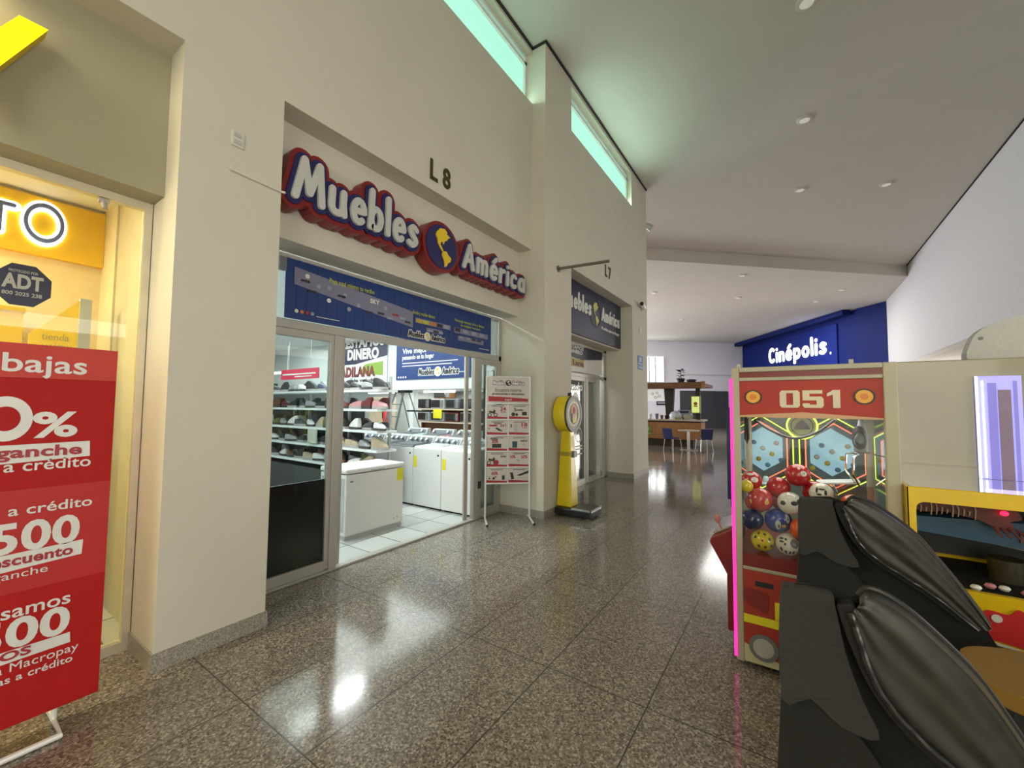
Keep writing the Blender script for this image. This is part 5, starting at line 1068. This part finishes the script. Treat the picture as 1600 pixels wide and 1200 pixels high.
MB().ring(fr, .06, 1.452, .098, .110, .04, .065, n=32).build('emblem_neon', NEONY, em_)
MB().prism([(.005, 1.425), (.115, 1.425), (.10, 1.465), (.06, 1.505), (.02, 1.465)], fr, .06, .064).ring(fr, .06, 1.452, .072, .078, .06, .064).build('emblem_print', mat('emblem_brown', (.10, .04, .02), .5), em_)

# ------------------------------------------------------------------ yellow dinosaur game with cream back panel
A0, Ya, Yb = .478, 2.9, 3.56
dm = thing('dinosaur_game', 'yellow kiddie game cabinet with red dinosaurs and a tall cream back panel', 'arcade game', (1.2, 3.2, 0))
bk_ = MB().box(.50, 2.3, Yb, Yb + .06, .6, 1.90).build('back_panel', CREAM, dm, bevel=.008)
mb = MB().box(A0, 2.3, Ya, Ya + .03, 1.165, 1.205).box(A0, .515, Ya, Ya + .03, .3, 1.165).box(.515, 2.3, Ya, Ya + .03, .3, .725).box(1.55, 2.3, Ya, Ya + .03, .725, 1.165)
wpts = []
fp = mb
MBY = MB()
import itertools
WX0, WX1, WZ0, WZ1, RR = .505, 1.55, .735, 1.135, .035
outl = [(A0, .30), (2.3, .30), (2.3, 1.205), (A0, 1.205)]
# front panel with a rounded window: a ring of quads between outline and window
win = []
for cx, cz, a_ in ((WX1 - RR, WZ1 - RR, 0), (WX0 + RR, WZ1 - RR, 90), (WX0 + RR, WZ0 + RR, 180), (WX1 - RR, WZ0 + RR, 270)):
    for k in range(7): q = math.radians(a_ + 15 * k); win.append((cx + RR * math.cos(q), cz + RR * math.sin(q)))
cor = [(2.3, 1.205), (A0, 1.205), (A0, .30), (2.3, .30)]
fp = MB(); L = len(win)
for i in range(L):
    j = (i + 1) % L; ci = cor[i // 7]; cj = cor[(j // 7)]
    quad = [win[i], win[j], cj, ci] if ci != cj else [win[i], win[j], ci]
    n_ = len(quad); vs = [(p[0], Ya, p[1]) for p in quad] + [(p[0], Ya + .03, p[1]) for p in quad]
    fp.add(vs, [tuple(range(n_)), tuple(range(2 * n_ - 1, n_ - 1, -1)), (0, n_, n_ + 1, 1)])
fp.build('front_panel', YEL, dm)
MB().box(A0, A0 + .02, Ya + .03, Yb, .3, 1.2).box(A0, 2.3, Yb - .02, Yb, .3, .75).build('cabinet_body', YEL, dm)
MB().box(A0 + .02, 2.3, Ya + .03, Yb - .02, .70, .72).build('play_floor', BLACKM, dm)
MB().box(A0, 2.3, Ya + .05, Yb, .0, .3).build('plinth', BLACKM, dm)
MB().box(A0 + .02, 2.3, Ya + .03, Yb, 1.188, 1.198).build('glass_top', glass('tinted_top', (.75, .74, .68), 2.2, .02), dm)
MB().box(A0 + .02, 2.3, Yb - .06, Yb - .05, .75, 1.19).build('scene_back', mat('scene_dark', (.02, .02, .025), .5), dm)
MB().prism([(.515, .92), (1.5, .84), (1.5, 1.04), (.515, .995)], FY(Yb - .2), 0, .1).build('blue_wave', mat('wave_blue', (.02, .08, .16), .4), dm)
MB().prism([(.515, .935), (1.5, .80), (1.5, .82), (.515, .945)], FY(Yb - .25), 0, .02).build('cream_edge', CREAMF, dm)
MB().cyl((.90, 3.25, .72), (.90, 3.25, .83), .07, 24).build('drum', mat('drum_dark', (.04, .035, .02), .3), dm, smooth=True)
dn = MB()   # dinosaur toy: ribbed back and head
body = smooth_pts([(.50, 1.08), (.56, 1.125), (.66, 1.13), (.76, 1.115), (.86, 1.11), (.92, 1.09), (.94, 1.05), (.90, 1.03), (.915, 1.01), (.90, .985), (.86, .985), (.80, 1.02), (.74, 1.035), (.66, 1.05), (.58, 1.04)], 4, True)
dino = MB().prism(body, FY(3.28), 0, .10).build('dinosaur', mat('dino_red', (.13, .025, .02), .5, var=.25, scale=30), dm, bevel=.012)
mb = MB()
for k in range(13): x = .525 + .0205 * k; h_ = .012 * ((k * 5) % 4); mb.prism(smooth_pts([(x, 1.10 - h_), (x + .005, 1.10 - h_), (x + .010, 1.07), (x + .006, 1.03 + h_ * .4), (x + .002, 1.03 + h_ * .4), (x + .004, 1.07)], 3, True), FY(3.18), 0, .012)
mb.build('rib_stripes', mat('rib_tan', (.34, .24, .17), .5), dino)
MB().ball((.875, 3.16, 1.075), .016, .012, .012, 12).build('eye', REDLED, dino, smooth=True)
mb = MB()
for k in range(4): mb.tube([(.84 + .025 * k, 3.17, 1.0), (.85 + .03 * k, 3.15, .975), (.86 + .03 * k, 3.14, .96)], .006, 6)
mb.build('claws', MT['dino_red'], dino)
MB().text('DINO', FY(Yb - .31), .95, .92, .05, .004, 0, .05, .22).build('lettering', mat('wave_print', (.12, .05, .05), .5), dm)
fr = FY(Ya)
rd = MB().prism(smooth_pts([(.655, .60), (.68, .655), (.70, .63), (.735, .665), (.80, .66), (.83, .69), (.88, .67), (1.02, .66), (1.05, .58), (.98, .51), (.9, .515), (.78, .53), (.68, .545)], 4, True), fr, .002, .008).build('painted_dinosaur', LRED, dm)
plab(rd, 'painted red dinosaur on the yellow front')
MB().prism([(.665, .535), (.80, .52), (.92, .50), (.92, .49), (.80, .51), (.66, .525)], fr, .008, .011).disc(fr, .76, .635, .018, .008, .011).build('painted_teeth', BW, rd)
mb = MB()
for k in range(3): mb.ring(fr, .56 + .045 * k, .545 + .005 * k, .012, .022, .002, .006)
mb.build('painted_waves', mat('wave_teal', (.03, .08, .10), .5), dm)
mb = MB()
for k in range(9): mb.ball((.72 + .055 * k, 2.98 + .03 * (k % 3), .735 + .01 * (k % 2)), .022, .02, .014, 8, k % 2)
mb.build('tickets', [WHITE, mat('ticket_pink', (.5, .2, .25), .5)], dm, smooth=True)
# lavender lit window in the cream panel
pbx0, pbx1, pz0, pz1 = .892, 1.075, 1.20, 1.795
pb = MB().box(pbx0, pbx1, Yb - .012, Yb - .008, pz0, pz1).build('led_window', LAVEN, bk_); plab(pb, 'tall lavender lit window with a strip of white leds')
MB().rect(FY(Yb - .012), pbx0 + .05, pbx0 + .085, pz0, pz1 - .04, 0, .003).rect(FY(Yb - .012), pbx0 + .15, pbx0 + .165, pz0, pz1 - .03, 0, .003).build('dark_bars', em('violet_bars', (.22, .18, .70), .5, (.2, .2, .5)), pb)
MB().rect(FY(Yb - .012), pbx0 + .09, pbx0 + .14, pz0, pz1 - .08, 0, .004).build('reflection_strip', mat('mauve_strip', (.30, .22, .34), .4), pb)
MB().rect(FY(Yb - .012), pbx0, pbx0 + .012, pz0, pz1, 0, .004).build('bright_edge', em('white_blue_edge', (.75, .8, 1), 1.2), pb)
mb = MB()
for k in range(60): mb.disc(FY(Yb - .012), pbx0 + .030, pz0 + .01 + k * .0094, .0028, .003, .006, n=6)
mb.build('led_strip', LEDW, pb)
pv = bpy.data.lights.new('lavender_glow', 'AREA'); pv.energy = 0.22; pv.size = .15; pv.size_y = .5; pv.shape = 'RECTANGLE'; pv.color = (.5, .45, 1); pvo = bpy.data.objects.new('lavender_glow', pv); C.objects.link(pvo); pvo.location = (.985, Yb - .03, 1.5); pvo.rotation_euler = Vector((0, -1, 0)).to_track_quat('-Z', 'Z').to_euler()
# rounded grey topper of the machine further back
AY = 4.4
t = thing('machine_topper', 'rounded grey topper plate of a game machine behind the cream panel', 'machine topper', (1.45, AY, 0))
MB().box(1.2, 2.2, AY + .12, AY + .7, 0, 1.95).build('cabinet', PALE, t)
MB().prism(smooth_pts([(1.10, 1.95), (1.10, 2.10), (1.16, 2.19), (1.28, 2.25), (1.42, 2.275), (1.6, 2.27), (1.75, 2.2), (1.8, 2.05), (1.78, 1.95), (1.45, 1.965)], 4, True), FY(AY), -.12, 0).build('plate', mat('topper_grey', (.52, .52, .50), .6, bump=.2, scale=40), t, bevel=.02)
MB().disc(FY(AY), 1.15, 2.12, .012, 0, .006).build('screw', GREY, t)
tag(MB().box(5.5, 7.0, 15.5, 15.6, 2.95, 3.2).build('hanging_sign', mat('sign_orange', (.45, .16, .06), .5)), 'orange hanging sign strip in the side hall right of the claw machine', 'sign')

# ------------------------------------------------------------------ two black massage chairs
def chair(x0, y0, sx, zk, depth, label, name='massage_chair'):
    t = thing(name, label, 'massage chair', (x0, y0, 0), 'black massage chairs')
    fr = ((x0, y0, 0), (1, 0, 0), (0, 0, 1), (0, -1, 0)); X = lambda p: (p[0] * sx, p[1] + zk)
    sil = [(.0, .0 - zk), (-.008, .6), (0, 1.12), (.008, 1.165), (.03, 1.19), (.09, 1.20), (.125, 1.185), (.15, 1.20), (.185, 1.19), (.23, 1.155), (.295, 1.085), (.345, 1.0), (.40, .90), (.46, .74), (.52, .60), (.60, .52), (.9, .50), (.92, .2), (.92, -zk)]
    def fall(p, k): return (p[0], p[1] - k * max(0, p[1] - .5) / .7)
    mb = MB(); n = len(sil); vs = []
    for dy, k in ((.02, .0), (.07, .035), (depth * .5, .17), (depth, .40)):
        for p in sil: q = X(fall(p, k)); vs.append((x0 + q[0], y0 + dy, q[1]))
    fs = [(r_ * n + i, r_ * n + n + i, r_ * n + n + (i + 1) % n, r_ * n + (i + 1) % n) for r_ in range(3) for i in range(n)] 
    for r_, rev in ((0, 0), (3, 1)):
        for tr in tessellate_polygon([[Vector((p[0], p[1], 0)) for p in sil]]): fs.append(tuple(r_ * n + i for i in (tr if not rev else reversed(tr))))
    mb.add(vs, fs).build('body', FABRIC, t, smooth=True)
    # padded back block (matte) and the vinyl cover hanging over the side
    pad = [(.0, 1.16), (.02, 1.185), (.088, 1.19), (.097, 1.17), (.112, 1.08), (.135, 1.0), (.16, .93), (.10, .93), (.05, .965), (.0, .945)]
    MB().prism([X(p) for p in smooth_pts(pad, 3, True)], fr, -.035, .012).build('back_pad', mat('pad_fabric', (.021, .022, .023), .85, bump=.25, scale=140), t, bevel=.015, seg=3)
    low = [(-.003, .935), (.03, .962), (.075, .972), (.12, .93), (.17, .86), (.23, .74), (.27, .6), (.28, .3), (0, .3)]
    MB().prism([X(p) for p in smooth_pts(low, 3, True)], fr, -.1, .004).build('arm_cover', BLACKM, t, bevel=.02, seg=3)
    seam = [(.098, 1.175), (.118, 1.10), (.150, 1.02), (.20, .955), (.27, .90), (.33, .85), (.40, .78)]
    st = MB()
    sp2 = smooth_pts(seam, 5)
    st.prism([X(p) for p in sp2] + [X((p[0] + .03, p[1] + .008)) for p in reversed(sp2)], fr, -.05, .018).build('fastener_strip', BLACKM, t, bevel=.006)
    top = smooth_pts([(.135, 1.185), (.152, 1.203), (.186, 1.193), (.231, 1.158), (.296, 1.088), (.346, 1.003), (.40, .90), (.45, .79)], 6)
    bot = smooth_pts([(.120, 1.165), (.132, 1.12), (.148, 1.06), (.172, 1.012), (.215, .965), (.28, .915), (.34, .865), (.42, .78)], 6)
    nx, ny = len(top), 20; vs = []; fs = []; r3 = random.Random(5)
    for i in range(nx):
        for j in range(ny + 1):
            f = j / ny; p = (bot[i][0] + (top[i][0] - bot[i][0]) * f, bot[i][1] + (top[i][1] - bot[i][1]) * f); q = X(p); g = i / (nx - 1)
            bul = .007 * math.sin(PI * min(1, f * .8 + .12)) * (1 - .3 * g) + .0022 * math.sin(9 * f + 2.5 * g) * math.sin(PI * f) + .0012 * math.sin(19 * f - 3 * g + 1) + .0007 * math.sin(14 * g + 9 * f)
            vs.append((x0 + q[0], y0 - .015 - bul, q[1]))
    for i in range(nx - 1):
        for j in range(ny): a_ = i * (ny + 1) + j; fs.append((a_, a_ + ny + 1, a_ + ny + 2, a_ + 1))
    # top edge wraps over the backrest
    o = MB().add(vs, fs)
    vs2 = []; fs2 = []
    for i in range(nx):
        q = X(top[i]); vs2 += [(x0 + q[0], y0 - .015 - .03 * .25, q[1]), (x0 + q[0] + .004, y0 + .02, q[1] + .006), (x0 + q[0] - .002, y0 + .09, q[1] - .035)]
    for i in range(nx - 1):
        for j in range(2): a_ = i * 3 + j; fs2.append((a_, a_ + 3, a_ + 4, a_ + 1))
    o.add(vs2, fs2).build('vinyl_cover', VINYL, t, smooth=True)
    pp = [Vector((x0 + X(p)[0], y0 - .024 - .004 * math.sin(k * 1.3), X(p)[1])) for k, p in enumerate(bot)]
    MB().tube(pp, .0065, 8).build('piping', BLACK, t, smooth=True)
    pt_ = [Vector((x0 + X(p)[0] + .003, y0 + .02, X(p)[1] + .006)) for p in top]; MB().tube(pt_, .0065, 8).build('piping', BLACK, t, smooth=True)
    return t
chair(-.033, 1.12, 1.0, .02, .50, 'nearer black massage chair with a shiny wrinkled vinyl cover in the right foreground')
chair(.012, 2.25, 1.25, .02, .58, 'farther black massage chair standing between the nearer one and the claw machine')
# ochre seat between the chairs
t = thing('ride_seat', 'ochre rimmed black seat behind the nearer massage chair at the right edge', 'seat', (.86, 1.95, 0))
def oval(cx, cy, rx, ry, n=40, e=.7): return [(cx + rx * math.copysign(abs(math.cos(2 * PI * k / n)) ** e, math.cos(2 * PI * k / n)), cy + ry * math.copysign(abs(math.sin(2 * PI * k / n)) ** e, math.sin(2 * PI * k / n))) for k in range(n)]
FZ = ((0, 0, 0), (1, 0, 0), (0, 1, 0), (0, 0, 1))
MB().prism(oval(.86, 1.93, .43, .20), FZ, .755, .805).build('rim_cushion', OCHRE, t, bevel=.025, seg=3)
MB().prism(oval(.86, 1.93, .36, .17), FZ, .0, .755).build('base', BLACK, t)
